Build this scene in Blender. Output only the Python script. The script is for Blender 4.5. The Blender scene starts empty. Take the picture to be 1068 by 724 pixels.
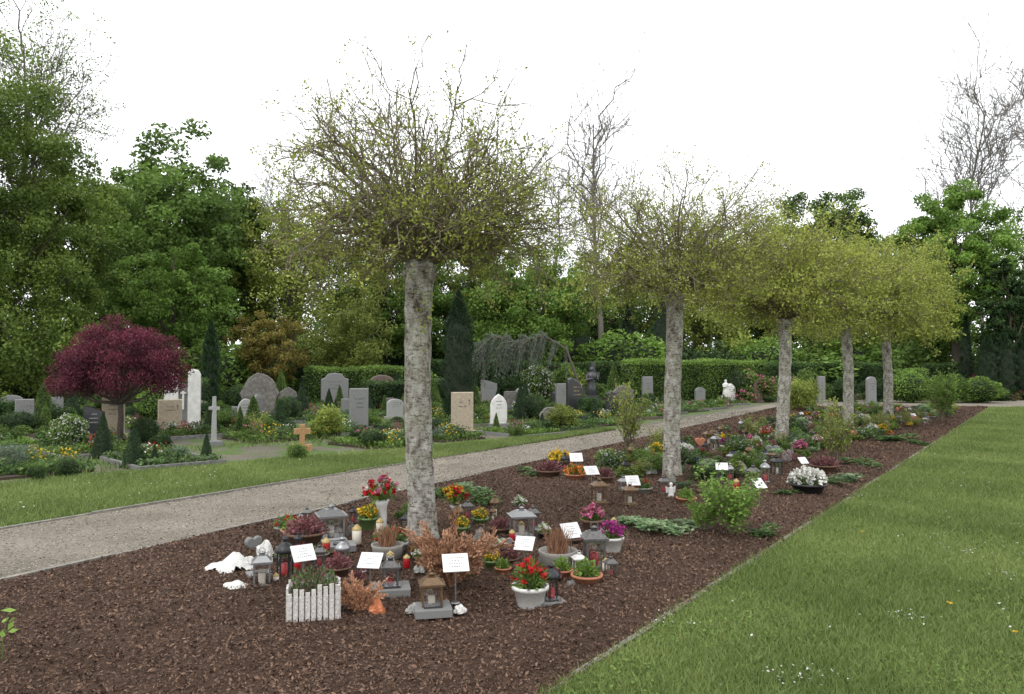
import bpy, math, numpy as np
R0=np.random.default_rng(11)
sc=bpy.context.scene
# ------------------------------------------------------------------ camera
F=800.0; EYE=1.65; PITCH=math.radians(1.65)
cam=bpy.data.cameras.new("camera"); co=bpy.data.objects.new("camera",cam); sc.collection.objects.link(co)
co.location=(0,0,EYE); co.rotation_euler=(math.radians(90)+PITCH,0,0)
cam.lens=36*F/1068; cam.sensor_width=36; cam.clip_end=2000; cam.clip_start=.05
sc.camera=co
def G(u,v):
    x=(u-534)/F; y=(362-v)/F
    d=(x,math.cos(PITCH)-y*math.sin(PITCH),math.sin(PITCH)+y*math.cos(PITCH))
    t=-EYE/d[2]; X,Y=d[0]*t,d[1]*t
    if Y>44: X*=44/Y*1.; Y=44.
    return (X,Y)
def ZH(D,v):
    y=(362-v)/F
    return EYE+D*(math.sin(PITCH)+y*math.cos(PITCH))/(math.cos(PITCH)-y*math.sin(PITCH))
def XD(u,D): return (u-534)/F*D
sc.view_settings.view_transform='Standard'; sc.view_settings.look='None'; sc.view_settings.exposure=0
# ------------------------------------------------------------------ world
SD=np.array([-.45,-.6,.95]); SD/=np.linalg.norm(SD)
w=bpy.data.worlds.new("World"); sc.world=w; w.use_nodes=True
nt=w.node_tree; nt.nodes.clear()
sky=nt.nodes.new('ShaderNodeTexSky'); sky.sky_type='NISHITA'; sky.sun_disc=False
sky.sun_elevation=math.asin(SD[2]); sky.sun_rotation=math.atan2(SD[0],SD[1])
hs=nt.nodes.new('ShaderNodeHueSaturation'); hs.inputs['Saturation'].default_value=.12
mx=nt.nodes.new('ShaderNodeMix'); mx.data_type='RGBA'; mx.inputs[0].default_value=.85
mx.inputs[7].default_value=(16.8,17.1,17.6,1)
bg=nt.nodes.new('ShaderNodeBackground'); bg.inputs[1].default_value=.12
out=nt.nodes.new('ShaderNodeOutputWorld')
nt.links.new(sky.outputs[0],hs.inputs['Color']); nt.links.new(hs.outputs[0],mx.inputs[6])
nt.links.new(mx.outputs[2],bg.inputs[0]); nt.links.new(bg.outputs[0],out.inputs[0])
sl=bpy.data.lights.new("sun",'SUN'); sl.energy=1.1; sl.angle=math.radians(18); sl.color=(1,.97,.92)
so=bpy.data.objects.new("sun",sl); sc.collection.objects.link(so)
from mathutils import Vector
so.rotation_euler=Vector(tuple(SD)).to_track_quat('Z','Y').to_euler(); so.location=(-10,-10,30)
# ------------------------------------------------------------------ materials
def newmat(name):
    m=bpy.data.materials.new(name); m.use_nodes=True
    return m,m.node_tree,m.node_tree.nodes['Principled BSDF']
def noise(nt,scale,detail=4,rough=.6,vec=None):
    n=nt.nodes.new('ShaderNodeTexNoise'); n.inputs['Scale'].default_value=scale; n.inputs['Detail'].default_value=detail
    n.inputs['Roughness'].default_value=rough
    if vec: nt.links.new(vec,n.inputs['Vector'])
    return n
def ramp(nt,inp,stops):
    r=nt.nodes.new('ShaderNodeValToRGB'); e=r.color_ramp.elements
    while len(e)<len(stops): e.new(.5)
    for i,(p,c) in enumerate(stops):
        e[i].position=p; e[i].color=(*c,1)
    nt.links.new(inp,r.inputs[0]); return r
def bump(nt,inp,b,strength=.4,dist=.01):
    n=nt.nodes.new('ShaderNodeBump'); n.inputs['Strength'].default_value=strength; n.inputs['Distance'].default_value=dist
    nt.links.new(inp,n.inputs['Height']); nt.links.new(n.outputs[0],b.inputs['Normal'])
def objc(nt):
    return nt.nodes.new('ShaderNodeTexCoord').outputs['Object']
def mat(name,c,rough=.6,metal=0,ns=30,am=.25,bs=.2):
    m,nt,b=newmat(name); v=objc(nt); n=noise(nt,ns,5,.65,v)
    c=np.array(c); r=ramp(nt,n.outputs[0],[(.3,tuple(c*(1-am))),(.7,tuple(np.minimum(c*(1+am),.95)))])
    nt.links.new(r.outputs[0],b.inputs['Base Color']); b.inputs['Roughness'].default_value=rough; b.inputs['Metallic'].default_value=metal
    if bs: bump(nt,n.outputs[0],b,bs,.004)
    return m
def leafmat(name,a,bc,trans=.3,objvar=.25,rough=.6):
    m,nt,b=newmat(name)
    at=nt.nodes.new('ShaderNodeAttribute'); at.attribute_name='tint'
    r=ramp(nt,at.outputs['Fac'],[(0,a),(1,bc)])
    oi=nt.nodes.new('ShaderNodeObjectInfo'); h=nt.nodes.new('ShaderNodeHueSaturation')
    mr=nt.nodes.new('ShaderNodeMapRange'); mr.inputs[3].default_value=1-objvar; mr.inputs[4].default_value=1+objvar
    nt.links.new(oi.outputs['Random'],mr.inputs[0]); nt.links.new(mr.outputs[0],h.inputs['Value'])
    nt.links.new(r.outputs[0],h.inputs['Color']); nt.links.new(h.outputs[0],b.inputs['Base Color'])
    b.inputs['Roughness'].default_value=rough; b.inputs['Specular IOR Level'].default_value=.25
    if trans>0:
        t=nt.nodes.new('ShaderNodeBsdfTranslucent'); nt.links.new(h.outputs[0],t.inputs[0])
        s=nt.nodes.new('ShaderNodeMixShader'); s.inputs[0].default_value=trans
        o=nt.nodes['Material Output']
        nt.links.new(b.outputs[0],s.inputs[1]); nt.links.new(t.outputs[0],s.inputs[2]); nt.links.new(s.outputs[0],o.inputs[0])
    return m
L_mid=leafmat("leaf_mid",(.05,.09,.018),(.18,.28,.06),.32,.2)
L_dark=leafmat("leaf_dark",(.02,.045,.014),(.08,.14,.04))
L_bright=leafmat("leaf_bright",(.065,.125,.018),(.22,.35,.07),.32,.2)
L_yel=leafmat("leaf_yellowgreen",(.12,.16,.025),(.36,.42,.1))
L_olive=leafmat("leaf_olive",(.055,.09,.016),(.22,.3,.06))
L_gold=leafmat("leaf_golden",(.1,.09,.015),(.33,.27,.07))
L_mar=leafmat("leaf_maroon",(.04,.009,.015),(.2,.04,.068),.25,.1)
L_blue=leafmat("leaf_blueish",(.06,.09,.06),(.2,.26,.18))
L_con=leafmat("conifer_needles",(.014,.032,.014),(.055,.1,.038),.1)
L_dead=leafmat("dead_needles",(.2,.095,.05),(.55,.31,.19),.2)
L_bud=leafmat("bud_leaves",(.17,.21,.03),(.44,.48,.11),.35,.1)
L_heath=leafmat("heather",(.09,.03,.03),(.33,.15,.16),.2)
L_cover=leafmat("ground_cover",(.035,.07,.02),(.16,.25,.08))
L_var=leafmat("variegated_leaf",(.10,.18,.07),(.36,.45,.26))
P={}
for k,c in dict(red=(.48,.015,.02),yellow=(.7,.46,.03),white=(.72,.71,.66),pink=(.58,.16,.28),magenta=(.36,.04,.22),purple=(.16,.07,.36),orange=(.62,.2,.03),blue=(.15,.2,.6)).items():
    c=np.array(c); P[k]=leafmat("petal_"+k,tuple(c*.55),tuple(np.minimum(c*1.15,.9)),.25,.1)
M_bark=mat("bark_dark",(.08,.065,.05),.9,0,18,.5,.6)
M_twig=mat("twig_bark",(.16,.135,.085),.9,0,25,.35,0)
M_bare=mat("bare_bark",(.15,.135,.115),.9,0,10,.3,0)
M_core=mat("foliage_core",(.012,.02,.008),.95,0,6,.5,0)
M_soil=mat("soil",(.05,.035,.025),.95,0,30,.5,.6)
S_white=mat("marble_white",(.6,.59,.56),.5,0,7,.18,.1)
S_beige=mat("sandstone",(.36,.3,.22),.8,0,14,.2,.3)
S_grey=mat("granite_grey",(.18,.18,.175),.55,0,60,.4,.15)
S_lgrey=mat("granite_light",(.3,.3,.285),.65,0,50,.3,.2)
S_dark=mat("granite_dark",(.04,.04,.043),.25,0,80,.5,0)
S_brown=mat("granite_reddish",(.12,.08,.068),.4,0,60,.4,.1)
S_rock=mat("rough_rock",(.14,.13,.115),.85,0,9,.5,1)
S_kerb=mat("weathered_kerb",(.15,.148,.14),.9,0,12,.5,.5)
M_gold=mat("inscription_gold",(.4,.3,.12),.5,.3,20,.1,0)
M_ink=mat("inscription_dark",(.12,.12,.12),.7,0,20,.1,0)
M_plate=mat("placard_white",(.68,.68,.67),.45,0,12,.06,0)
M_steel=mat("steel",(.3,.3,.3),.35,.8,40,.3,0)
M_pewter=mat("pewter",(.13,.125,.12),.4,.6,30,.4,.1)
M_black=mat("black_metal",(.025,.025,.028),.4,.3,30,.3,0)
M_bronze=mat("bronze",(.16,.1,.055),.45,.6,30,.4,.1)
M_terra=mat("terracotta",(.4,.16,.085),.8,0,20,.25,.2)
M_orange=mat("orange_glaze",(.5,.16,.06),.4,0,20,.15,0)
M_wpot=mat("white_pot",(.6,.59,.56),.4,0,14,.14,0)
M_conc=mat("concrete",(.26,.245,.22),.85,0,25,.3,.4)
M_wood=mat("wood_warm",(.32,.18,.08),.7,0,25,.35,.3)
M_wwood=mat("whitewashed_wood",(.5,.47,.44),.8,0,28,.5,.4)
M_bask=mat("basket_brown",(.13,.075,.045),.8,0,70,.5,.6)
M_cred=mat("candle_red",(.36,.01,.015),.3,0,20,.1,0)
M_cwhite=mat("candle_wax",(.7,.65,.55),.4,0,20,.05,0)
M_green=mat("vase_green",(.12,.2,.07),.4,0,20,.2,0)
m,nt,b=newmat("lantern_glass")
tr=nt.nodes.new('ShaderNodeBsdfTransparent'); gl=nt.nodes.new('ShaderNodeBsdfGlossy'); gl.inputs['Roughness'].default_value=.05
ms=nt.nodes.new('ShaderNodeMixShader'); ms.inputs[0].default_value=.18
nt.links.new(tr.outputs[0],ms.inputs[1]); nt.links.new(gl.outputs[0],ms.inputs[2]); nt.links.new(ms.outputs[0],nt.nodes['Material Output'].inputs[0]); M_glass=m
# tree trunk bark
m,nt,b=newmat("trunk_bark_grey"); v=objc(nt)
mp=nt.nodes.new('ShaderNodeMapping'); mp.inputs['Scale'].default_value=(1,1,.6); nt.links.new(v,mp.inputs[0])
n1=noise(nt,9,10,.78,mp.outputs[0]); n2=noise(nt,3,3,.6,v)
mp2=nt.nodes.new('ShaderNodeMapping'); mp2.inputs['Scale'].default_value=(1,1,2.6); nt.links.new(v,mp2.inputs[0])
n3=noise(nt,16,7,.85,mp2.outputs[0])
r=ramp(nt,n1.outputs[0],[(.38,(.08,.062,.045)),(.46,(.28,.255,.215)),(.55,(.43,.415,.375)),(.68,(.58,.575,.53))])
r3=ramp(nt,n3.outputs[0],[(.435,(.2,.16,.12)),(.48,(1,1,1))])
mm=nt.nodes.new('ShaderNodeMix'); mm.data_type='RGBA'; mm.blend_type='MULTIPLY'; mm.inputs[0].default_value=.9
nt.links.new(r.outputs[0],mm.inputs[6]); nt.links.new(r3.outputs[0],mm.inputs[7])
r2=ramp(nt,n2.outputs[0],[(.45,(1,1,1)),(.7,(.78,.82,.66))])
mm2=nt.nodes.new('ShaderNodeMix'); mm2.data_type='RGBA'; mm2.blend_type='MULTIPLY'; mm2.inputs[0].default_value=.8
nt.links.new(mm.outputs[2],mm2.inputs[6]); nt.links.new(r2.outputs[0],mm2.inputs[7]); nt.links.new(mm2.outputs[2],b.inputs['Base Color'])
b.inputs['Roughness'].default_value=.9; bump(nt,n3.outputs[0],b,1,.02); M_trunk=m
def groundmat(name,stops,s1,s2,bumpd=.01,stops2=None,mixs=1.5,lo=.68,hi=1.15,s3=None):
    m,nt,b=newmat(name); v=objc(nt)
    a=noise(nt,s1,8,.75,v); r=ramp(nt,a.outputs[0],stops)
    big=noise(nt,s2,5,.65,v); col=r.outputs[0]
    mm=nt.nodes.new('ShaderNodeMix'); mm.data_type='RGBA'; mm.blend_type='MULTIPLY'; mm.inputs[0].default_value=1
    rb=ramp(nt,big.outputs[0],[(.3,(lo,lo,lo*.97)),(.7,(hi,hi,hi*.97))])
    nt.links.new(col,mm.inputs[6]); nt.links.new(rb.outputs[0],mm.inputs[7]); col=mm.outputs[2]
    if stops2:
        c=noise(nt,mixs,5,.65,v); rr=ramp(nt,c.outputs[0],[(.45,(0,0,0)),(.52,(1,1,1))])
        r2=ramp(nt,a.outputs[0],stops2); m3=nt.nodes.new('ShaderNodeMix'); m3.data_type='RGBA'
        nt.links.new(rr.outputs[0],m3.inputs[0]); nt.links.new(col,m3.inputs[6]); nt.links.new(r2.outputs[0],m3.inputs[7]); col=m3.outputs[2]
    nt.links.new(col,b.inputs['Base Color']); b.inputs['Roughness'].default_value=.95; b.inputs['Specular IOR Level'].default_value=.15
    bump(nt,a.outputs[0],b,.8,bumpd); return m
GM_far=groundmat("ground_grass_dark",[(.3,(.03,.05,.015)),(.7,(.1,.14,.045))],12,.2,.02)
GM_grass=groundmat("lawn_grass",[(.3,(.06,.10,.022)),(.55,(.13,.19,.05)),(.75,(.22,.26,.1))],45,.5,.02)
GM_path=groundmat("path_gravel",[(.3,(.11,.092,.075)),(.46,(.2,.175,.143)),(.58,(.26,.232,.195)),(.74,(.4,.37,.325))],45,.9,.01,None,1.5,.66,1.15)
GM_mulch=groundmat("bark_mulch",[(.3,(.025,.015,.01)),(.5,(.07,.042,.03)),(.7,(.15,.09,.062))],55,.8,.02)
GM_cem=groundmat("cemetery_ground",[(.3,(.05,.045,.035)),(.5,(.14,.125,.1)),(.7,(.26,.235,.19))],30,.5,.01,[(.3,(.035,.06,.018)),(.7,(.13,.19,.055))],.9)
M_chip=leafmat("bark_chips",(.03,.018,.012),(.26,.16,.11),0,.0,.85)
M_blade=leafmat("grass_blades",(.09,.145,.034),(.29,.35,.115),.35,0,.6)
M_kerb=mat("edging_stone",(.2,.185,.16),.9,0,14,.45,.3)
M_stonechip=leafmat("gravel_stones",(.12,.1,.08),(.4,.36,.3),0,0,.9)
# ------------------------------------------------------------------ mesh builder
def nrm(a): return a/np.maximum(np.linalg.norm(a,axis=-1,keepdims=True),1e-9)
class MB:
    def __init__(s): s.V=[];s.L=[];s.C=[];s.MI=[];s.SM=[];s.T=[];s.mats=[];s.n=0
    def mi(s,m):
        if m not in s.mats: s.mats.append(m)
        return s.mats.index(m)
    def add(s,v,f,m,smooth=False,tint=None):
        v=np.asarray(v,float).reshape(-1,3); f=np.asarray(f,int); k=f.shape[1]; M=f.shape[0]
        s.V.append(v); s.L.append((f+s.n).ravel()); s.C.append(np.full(M,k)); s.MI.append(np.full(M,s.mi(m)))
        s.SM.append(np.full(M,smooth)); s.T.append(np.full(M,.5) if tint is None else np.clip(tint,0,1)); s.n+=len(v)
    def box(s,c,d,m,rz=0,rx=0,taper=1):
        x,y,z=np.array(d)/2
        v=np.array([[-x,-y,-z],[x,-y,-z],[x,y,-z],[-x,y,-z],[-x*taper,-y*taper,z],[x*taper,-y*taper,z],[x*taper,y*taper,z],[-x*taper,y*taper,z]])
        if rx: cr,sr=math.cos(rx),math.sin(rx); v=v@np.array([[1,0,0],[0,cr,-sr],[0,sr,cr]]).T
        if rz: cr,sr=math.cos(rz),math.sin(rz); v=v@np.array([[cr,-sr,0],[sr,cr,0],[0,0,1]]).T
        s.add(v+np.array(c),[[0,3,2,1],[4,5,6,7],[0,1,5,4],[1,2,6,5],[2,3,7,6],[3,0,4,7]],m)
    def lathe(s,prof,m,c=(0,0,0),seg=16,smooth=True,jit=0,rng=R0):
        a=np.arange(seg)/seg*2*math.pi; p=np.array(prof,float); K=len(p)
        v=np.stack([p[:,None,0]*np.cos(a),p[:,None,0]*np.sin(a),np.repeat(p[:,1:2],seg,1)],-1)
        if jit: v[...,:2]*=1+rng.normal(0,jit,(K,seg,1))
        i=np.arange(seg); j=(i+1)%seg; f=[]
        for k in range(K-1): f.append(np.stack([k*seg+i,k*seg+j,(k+1)*seg+j,(k+1)*seg+i],1))
        v=v.reshape(-1,3)+np.array(c)
        s.add(v,np.concatenate(f),m,smooth)
        if p[-1,0]>1e-3: s.add(v[-seg:],[list(range(seg))],m)
        if p[0,0]>1e-3: s.add(v[:seg],[list(range(seg))[::-1]],m)
    def tubes(s,Pt,Rd,m,sides=4,smooth=True,noise=0,rng=R0):
        N,K,_=Pt.shape
        T=np.zeros_like(Pt); T[:,1:-1]=Pt[:,2:]-Pt[:,:-2]; T[:,0]=Pt[:,1]-Pt[:,0]; T[:,-1]=Pt[:,-1]-Pt[:,-2]; T=nrm(T)
        ref=np.where(np.abs(T[:,:1,2:3])>.8,np.array([[[1.,0,0]]]),np.array([[[0,0,1.]]]))
        A=nrm(np.cross(T,np.broadcast_to(ref,T.shape))); B=np.cross(T,A)
        a=np.arange(sides)/sides*2*math.pi
        rr=Rd[:,:,None,None]
        if noise: rr=rr*(1+rng.normal(0,noise,(N,K,sides,1)))
        V=Pt[:,:,None]+rr*(A[:,:,None]*np.cos(a)[:,None]+B[:,:,None]*np.sin(a)[:,None])
        i=np.arange(sides); j=(i+1)%sides
        q=[]
        for k in range(K-1): q.append(np.stack([k*sides+i,k*sides+j,(k+1)*sides+j,(k+1)*sides+i],1))
        q=np.concatenate(q); f=(q[None]+(np.arange(N)*K*sides)[:,None,None]).reshape(-1,4)
        s.add(V.reshape(-1,3),f,m,smooth)
    def leaves(s,C,size,m,rng,asp=.55,bias=(0,0,0),tint=None,along=None):
        N=len(C); n=nrm(rng.normal(0,1,(N,3))+np.asarray(bias)); t=rng.normal(0,1,(N,3)) if along is None else along+rng.normal(0,.25,(N,3))
        t=nrm(t-n*np.sum(t*n,1,keepdims=True)) if along is None else nrm(t)
        bb=nrm(np.cross(n,t)); size=np.broadcast_to(np.asarray(size,float),(N,))[:,None]*rng.uniform(.7,1.3,(N,1))
        V=np.stack([C-t*size/2,C+bb*size*asp/2-t*size*.08,C+t*size/2,C-bb*size*asp/2-t*size*.08],1).reshape(-1,3)
        s.add(V,np.arange(4*N).reshape(N,4),m,False,rng.uniform(0,1,N) if tint is None else tint)
    def outline(s,pts,d,m,ch=.012,sc_=.965,y0=0):
        p=np.array(pts,float); c=(p.min(0)+p.max(0))/2; N=len(p)
        def ring(q,y): return np.stack([q[:,0],np.full(N,y+y0),q[:,1]],1)
        q=c+(p-c)*sc_; q[:,1]=np.where(p[:,1]<=p[:,1].min()+1e-6,p[:,1],q[:,1])
        V=np.concatenate([ring(q,-d/2),ring(p,-d/2+ch),ring(p,d/2-ch),ring(q,d/2)])
        i=np.arange(N); j=(i+1)%N
        f=np.concatenate([np.stack([k*N+i,k*N+j,(k+1)*N+j,(k+1)*N+i],1) for k in range(3)])
        s.add(V,f,m); s.add(V[:N],[list(range(N))[::-1]],m); s.add(V[-N:],[list(range(N))],m)
    def mesh(s,name):
        me=bpy.data.meshes.new(name); V=np.concatenate(s.V); Lp=np.concatenate(s.L); C=np.concatenate(s.C)
        me.vertices.add(len(V)); me.loops.add(len(Lp)); me.polygons.add(len(C))
        me.vertices.foreach_set('co',V.astype(np.float32).ravel()); me.loops.foreach_set('vertex_index',Lp.astype(np.int32))
        me.polygons.foreach_set('loop_start',np.concatenate([[0],np.cumsum(C)[:-1]]).astype(np.int32))
        for m in s.mats: me.materials.append(m)
        me.polygons.foreach_set('material_index',np.concatenate(s.MI).astype(np.int32))
        me.polygons.foreach_set('use_smooth',np.concatenate(s.SM))
        at=me.attributes.new('tint','FLOAT','FACE'); at.data.foreach_set('value',np.concatenate(s.T).astype(np.float32))
        me.update(calc_edges=True); return me
def place(me,name,x,y,z=0,rz=0,s=(1,1,1)):
    o=bpy.data.objects.new(name,me); sc.collection.objects.link(o); o.location=(x,y,z); o.rotation_euler=(0,0,rz)
    o.scale=s if hasattr(s,'__len__') else (s,s,s); return o
def spawn(Pt,n,t0,t1,Lmin,Lmax,spread,up,K,rng,curl=.0,wob=.03):
    N,Kp,_=Pt.shape; t=rng.uniform(t0,t1,(N,n))*(Kp-1); i=np.minimum(t.astype(int),Kp-2); fr=(t-i)[...,None]
    ar=np.arange(N)[:,None]; a=Pt[ar,i]; b_=Pt[ar,i+1]; p=a+(b_-a)*fr; d=nrm(b_-a)
    d=nrm(d+nrm(rng.normal(0,1,(N,n,3)))*spread+np.array([0,0,up])); L=rng.uniform(Lmin,Lmax,(N,n,1,1))
    ss=np.linspace(0,1,K)[None,None,:,None]
    Q=p[:,:,None]+d[:,:,None]*L*ss+np.array([0,0,1.])*curl*L*ss**2+rng.normal(0,1,(N,n,K,3))*wob*L*(ss>0)
    return Q.reshape(N*n,K,3)
def rad(N,K,a,b): return np.broadcast_to(np.linspace(a,b,K)[None],(N,K))
# ------------------------------------------------------------------ ground sheets
def sheet(name,poly,z,m):
    b=MB(); b.add([(x,y,z) for x,y in poly],[list(range(len(poly)))],m); return place(b.mesh(name),name,0,0)
sheet("ground",[(-500,-60),(500,-60),(500,900),(-500,900)],0,GM_far)
dv=np.array([.5345,.845]); nv=np.array([-.845,.5345])
def ST(s,t): p=s*dv+t*nv; return (p[0],p[1])
def bedR(y): return .15+(y-3.89)*.699
def bedL(y): return -3.95+(y-5.92)*.567
sheet("cemetery_ground",[ST(-20,8.7),ST(48,9.0),ST(62,40),ST(-20,40)],.004,GM_cem)
sheet("lawn",[(bedR(-3),-3),(bedR(33.2),33.2),(60,33.2),(60,-3)],.008,GM_grass)
def tup(s): return max(9.35,12.05-.246*(s-5.4))
sheet("lawn_strip",[ST(-20,8.6),ST(20,8.9),ST(16.5,tup(16.5)),ST(5.4,tup(5.4)),ST(-2,12.6),ST(-20,13)],.008,GM_grass)
pL=[ST(-20,8.5),ST(3.8,8.66),ST(12,8.74),ST(30,8.9),ST(42,9.2)]
pe=[(bedL(-12),-12),(bedL(33),33)]
sheet("gravel_path",[pe[0],(bedL(33),33.0),(60,33.2),(60,39.5),pL[4],pL[3],pL[2],pL[1],pL[0]],.012,GM_path)
# mulch bed
ny,nx=260,70; ys=-2+35*np.linspace(0,1,ny)**1.5; b=MB()
uu=np.linspace(0,1,nx); Y=np.repeat(ys[:,None],nx,1); X=bedL(Y)+(bedR(Y)-bedL(Y))*uu
ed=np.minimum(uu,1-uu)*np.abs(bedR(Y)-bedL(Y)); Z=.016+.05*np.clip(ed/.5,0,1)**.7
Z+=np.clip(ed*3,0,1)*(.018*np.sin(X*2.3+Y*1.1)+.012*np.sin(X*5.1-Y*3.7)+R0.normal(0,.004,X.shape))
def mulz(x,y):
    e=min(x-bedL(y),bedR(y)-x); 
    return .016+.05*min(max(e/.5,0),1)**.7 if e>0 else .012
I=np.arange(ny*nx).reshape(ny,nx); f=np.stack([I[:-1,:-1],I[:-1,1:],I[1:,1:],I[1:,:-1]],-1).reshape(-1,4)
b.add(np.stack([X,Y,Z],-1).reshape(-1,3),f,GM_mulch,True)
Nc=230000; yy=2.4*np.exp(R0.uniform(0,1,Nc)*math.log(33/2.4)); u_=R0.uniform(-.008,1.008,Nc)
xx=bedL(yy)+(bedR(yy)-bedL(yy))*u_; keep=(np.abs(xx)<yy*.75+.5); xx=xx[keep]; yy=yy[keep]
e=np.minimum(xx-bedL(yy),bedR(yy)-xx); zz=.02+.05*np.clip(e/.5,0,1)**.7+.018*np.sin(xx*2.3+yy*1.1)*np.clip(e*3,0,1)+.012*np.sin(xx*5.1-yy*3.7)*np.clip(e*3,0,1)+R0.uniform(0,.012,len(xx))
b.leaves(np.stack([xx,yy,zz],1),.016*(1+yy/14)*R0.choice([.6,1,1.5],len(xx),p=[.4,.45,.15]),M_chip,R0,.5,(0,0,1.3),tint=R0.beta(1.6,3,len(xx))+.1*np.sin(xx*1.7)*np.sin(yy*1.3))
place(b.mesh("mulch_bed"),"mulch_bed",0,0)
# edging
def edging(name,pts,wd,h,m):
    b=MB()
    for (x0,y0),(x1,y1) in zip(pts[:-1],pts[1:]):
        L=math.hypot(x1-x0,y1-y0); n=max(1,int(L/1.0)); a=math.atan2(y1-y0,x1-x0)
        for i in range(n):
            f=(i+.5)/n; b.box((x0+(x1-x0)*f+R0.normal(0,.006),y0+(y1-y0)*f+R0.normal(0,.006),h/2-.02+R0.normal(0,.005)),(L/n-.012,wd,h+.04),m,a+R0.normal(0,.006))
    place(b.mesh(name),name,0,0)
edging("path_edging",[(bedL(-2),-2),(bedL(33),33)],.05,.04,M_kerb)
edging("path_edging",[pL[0],pL[1],pL[2],pL[3],pL[4]],.05,.03,M_kerb)
edging("bed_edging",[(bedR(0),0),(bedR(33),33)],.04,.024,M_kerb)
b=MB(); n=30000; yy=5*np.exp(R0.uniform(0,1,n)*math.log(30/5)); q=R0.uniform(0,1,n); sd=R0.uniform(0,1,n)<.55; 
s0=(bedL(yy)*dv[0]+yy*dv[1]); tb=bedL(yy)*nv[0]+yy*nv[1]; tt=tb+(8.72-tb)*np.where(sd,q,np.where(R0.uniform(0,1,n)<.5,q**4,1-q**4))
b.leaves(np.stack([s0*dv[0]+tt*nv[0],s0*dv[1]+tt*nv[1],np.full(n,.017)],1),.01*(1+yy/12),M_stonechip,R0,.85,(0,0,3)); place(b.mesh("path_gravel_stones"),"path_gravel_stones",0,0)
# grass blades
def blades(b,x,y,h0,rng,w0=.0045,dull=0):
    N=len(x); a=rng.uniform(0,2*math.pi,N); dist=np.hypot(x,y); wd=w0*(1+dist/7)
    patch=np.sin(x*1.3+np.sin(y*.9)*2)*.4+np.sin(y*2.1+x*.7+np.sin(x*3)*.8)*.3+np.sin(x*4.1+np.sin(y*3.3)*1.5)*.3
    h=h0*rng.uniform(.5,1.3,N)*(1+dist/60)*(1+.25*patch)
    lean=rng.normal(0,.6,(N,2))*h[:,None]; dx=np.cos(a)*wd/2; dy=np.sin(a)*wd/2; z=np.full(N,.01)
    V=np.stack([np.stack([x-dx,y-dy,z],1),np.stack([x+dx,y+dy,z],1),np.stack([x+lean[:,0],y+lean[:,1],z+h],1)],1).reshape(-1,3)
    b.add(V,np.arange(3*N).reshape(N,3),M_blade,False,.48-dull-.24*patch+rng.normal(0,.24,N))
b=MB(); N=330000; yy=2.8*np.exp(R0.uniform(0,1,N)*math.log(33/2.8)); xr=yy*.72+.6; xl=bedR(yy)-.01+R0.normal(0,.018,N)
xx=xl+R0.uniform(0,1,N)*np.maximum(xr-xl,0); k=xr>xl; k&=R0.uniform(0,1,N)<np.clip((xr-xl)/(.03+.3*yy+1.3),0,1)
blades(b,xx[k],yy[k],.038,R0)
for (uu_,vv_) in [(950,648),(850,707),(843,712),(1000,555),(705,655),(985,575),(1050,605),(940,650),(975,562),(1062,552),(820,716),(1012,580),(900,520),(1005,470)]:
    gx,gy=G(uu_,vv_); c=np.stack([R0.normal(gx,.09,16),R0.normal(gy,.09,16),np.full(16,.045)],1); b.leaves(c,.014,P['white'],R0,.8,(0,0,3))
c=np.stack([R0.uniform(1,10,900),R0.uniform(3.5,18,900),np.full(900,.045)],1); c=c[(c[:,0]>bedR(c[:,1])+.1)&(np.sin(c[:,0]*1.9)+np.sin(c[:,1]*1.3+1)>-.3)]; b.leaves(c,.018,P['white'],R0,.8,(0,0,3))
for (uu_,vv_) in [(992,637),(900,560),(1058,668)]:
    gx,gy=G(uu_,vv_); c=np.stack([R0.normal(gx,.008,8),R0.normal(gy,.008,8),np.full(8,.055)],1); b.leaves(c,.022,P['yellow'],R0,.8,(0,0,3))
n=20000; yy=3*np.exp(R0.uniform(0,1,n)*math.log(14/3)); xx=bedR(yy)+.05+R0.uniform(0,1,n)*(yy*.4+1.5); q=np.sin(xx*2.7+1)*np.sin(yy*2.1)>.05; b.leaves(np.stack([xx[q],yy[q],R0.uniform(.02,.04,q.sum())],1),.022,L_mid,R0,.8,(0,0,2.5))
place(b.mesh("lawn_grass"),"lawn_grass",0,0)
b=MB(); N=130000; s_=R0.uniform(1,19,N); tt=R0.uniform(0,1,N); tu=np.maximum(9.35,12.05-.246*(s_-5.4)); t_=8.7+tt*(tu-8.7)
blades(b,s_*dv[0]+t_*nv[0],s_*dv[1]+t_*nv[1],.05,R0,.005)
c=np.stack([R0.uniform(2,14,300),R0.uniform(9,11.5,300)],1); c=np.stack([c[:,0]*dv[0]+c[:,1]*nv[0],c[:,0]*dv[1]+c[:,1]*nv[1],np.full(300,.06)],1); b.leaves(c,.025,P['white'],R0,.8,(0,0,3))
place(b.mesh("lawn_strip_grass"),"lawn_strip_grass",0,0)
b=MB(); N=100000; s_=R0.uniform(2,52,N); t_=R0.uniform(10,36,N); q=np.sin(s_*1.1)+np.sin(t_*1.7+s_*.3)>-.2; x=s_*dv[0]+t_*nv[0]; y=s_*dv[1]+t_*nv[1]; q&=(np.abs(x)<y*.75+1)&(s_*.246+t_>13.5)
blades(b,x[q],y[q],.09,R0,.008,.12); place(b.mesh("cemetery_grass_tufts"),"cemetery_grass_tufts",0,0)
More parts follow.
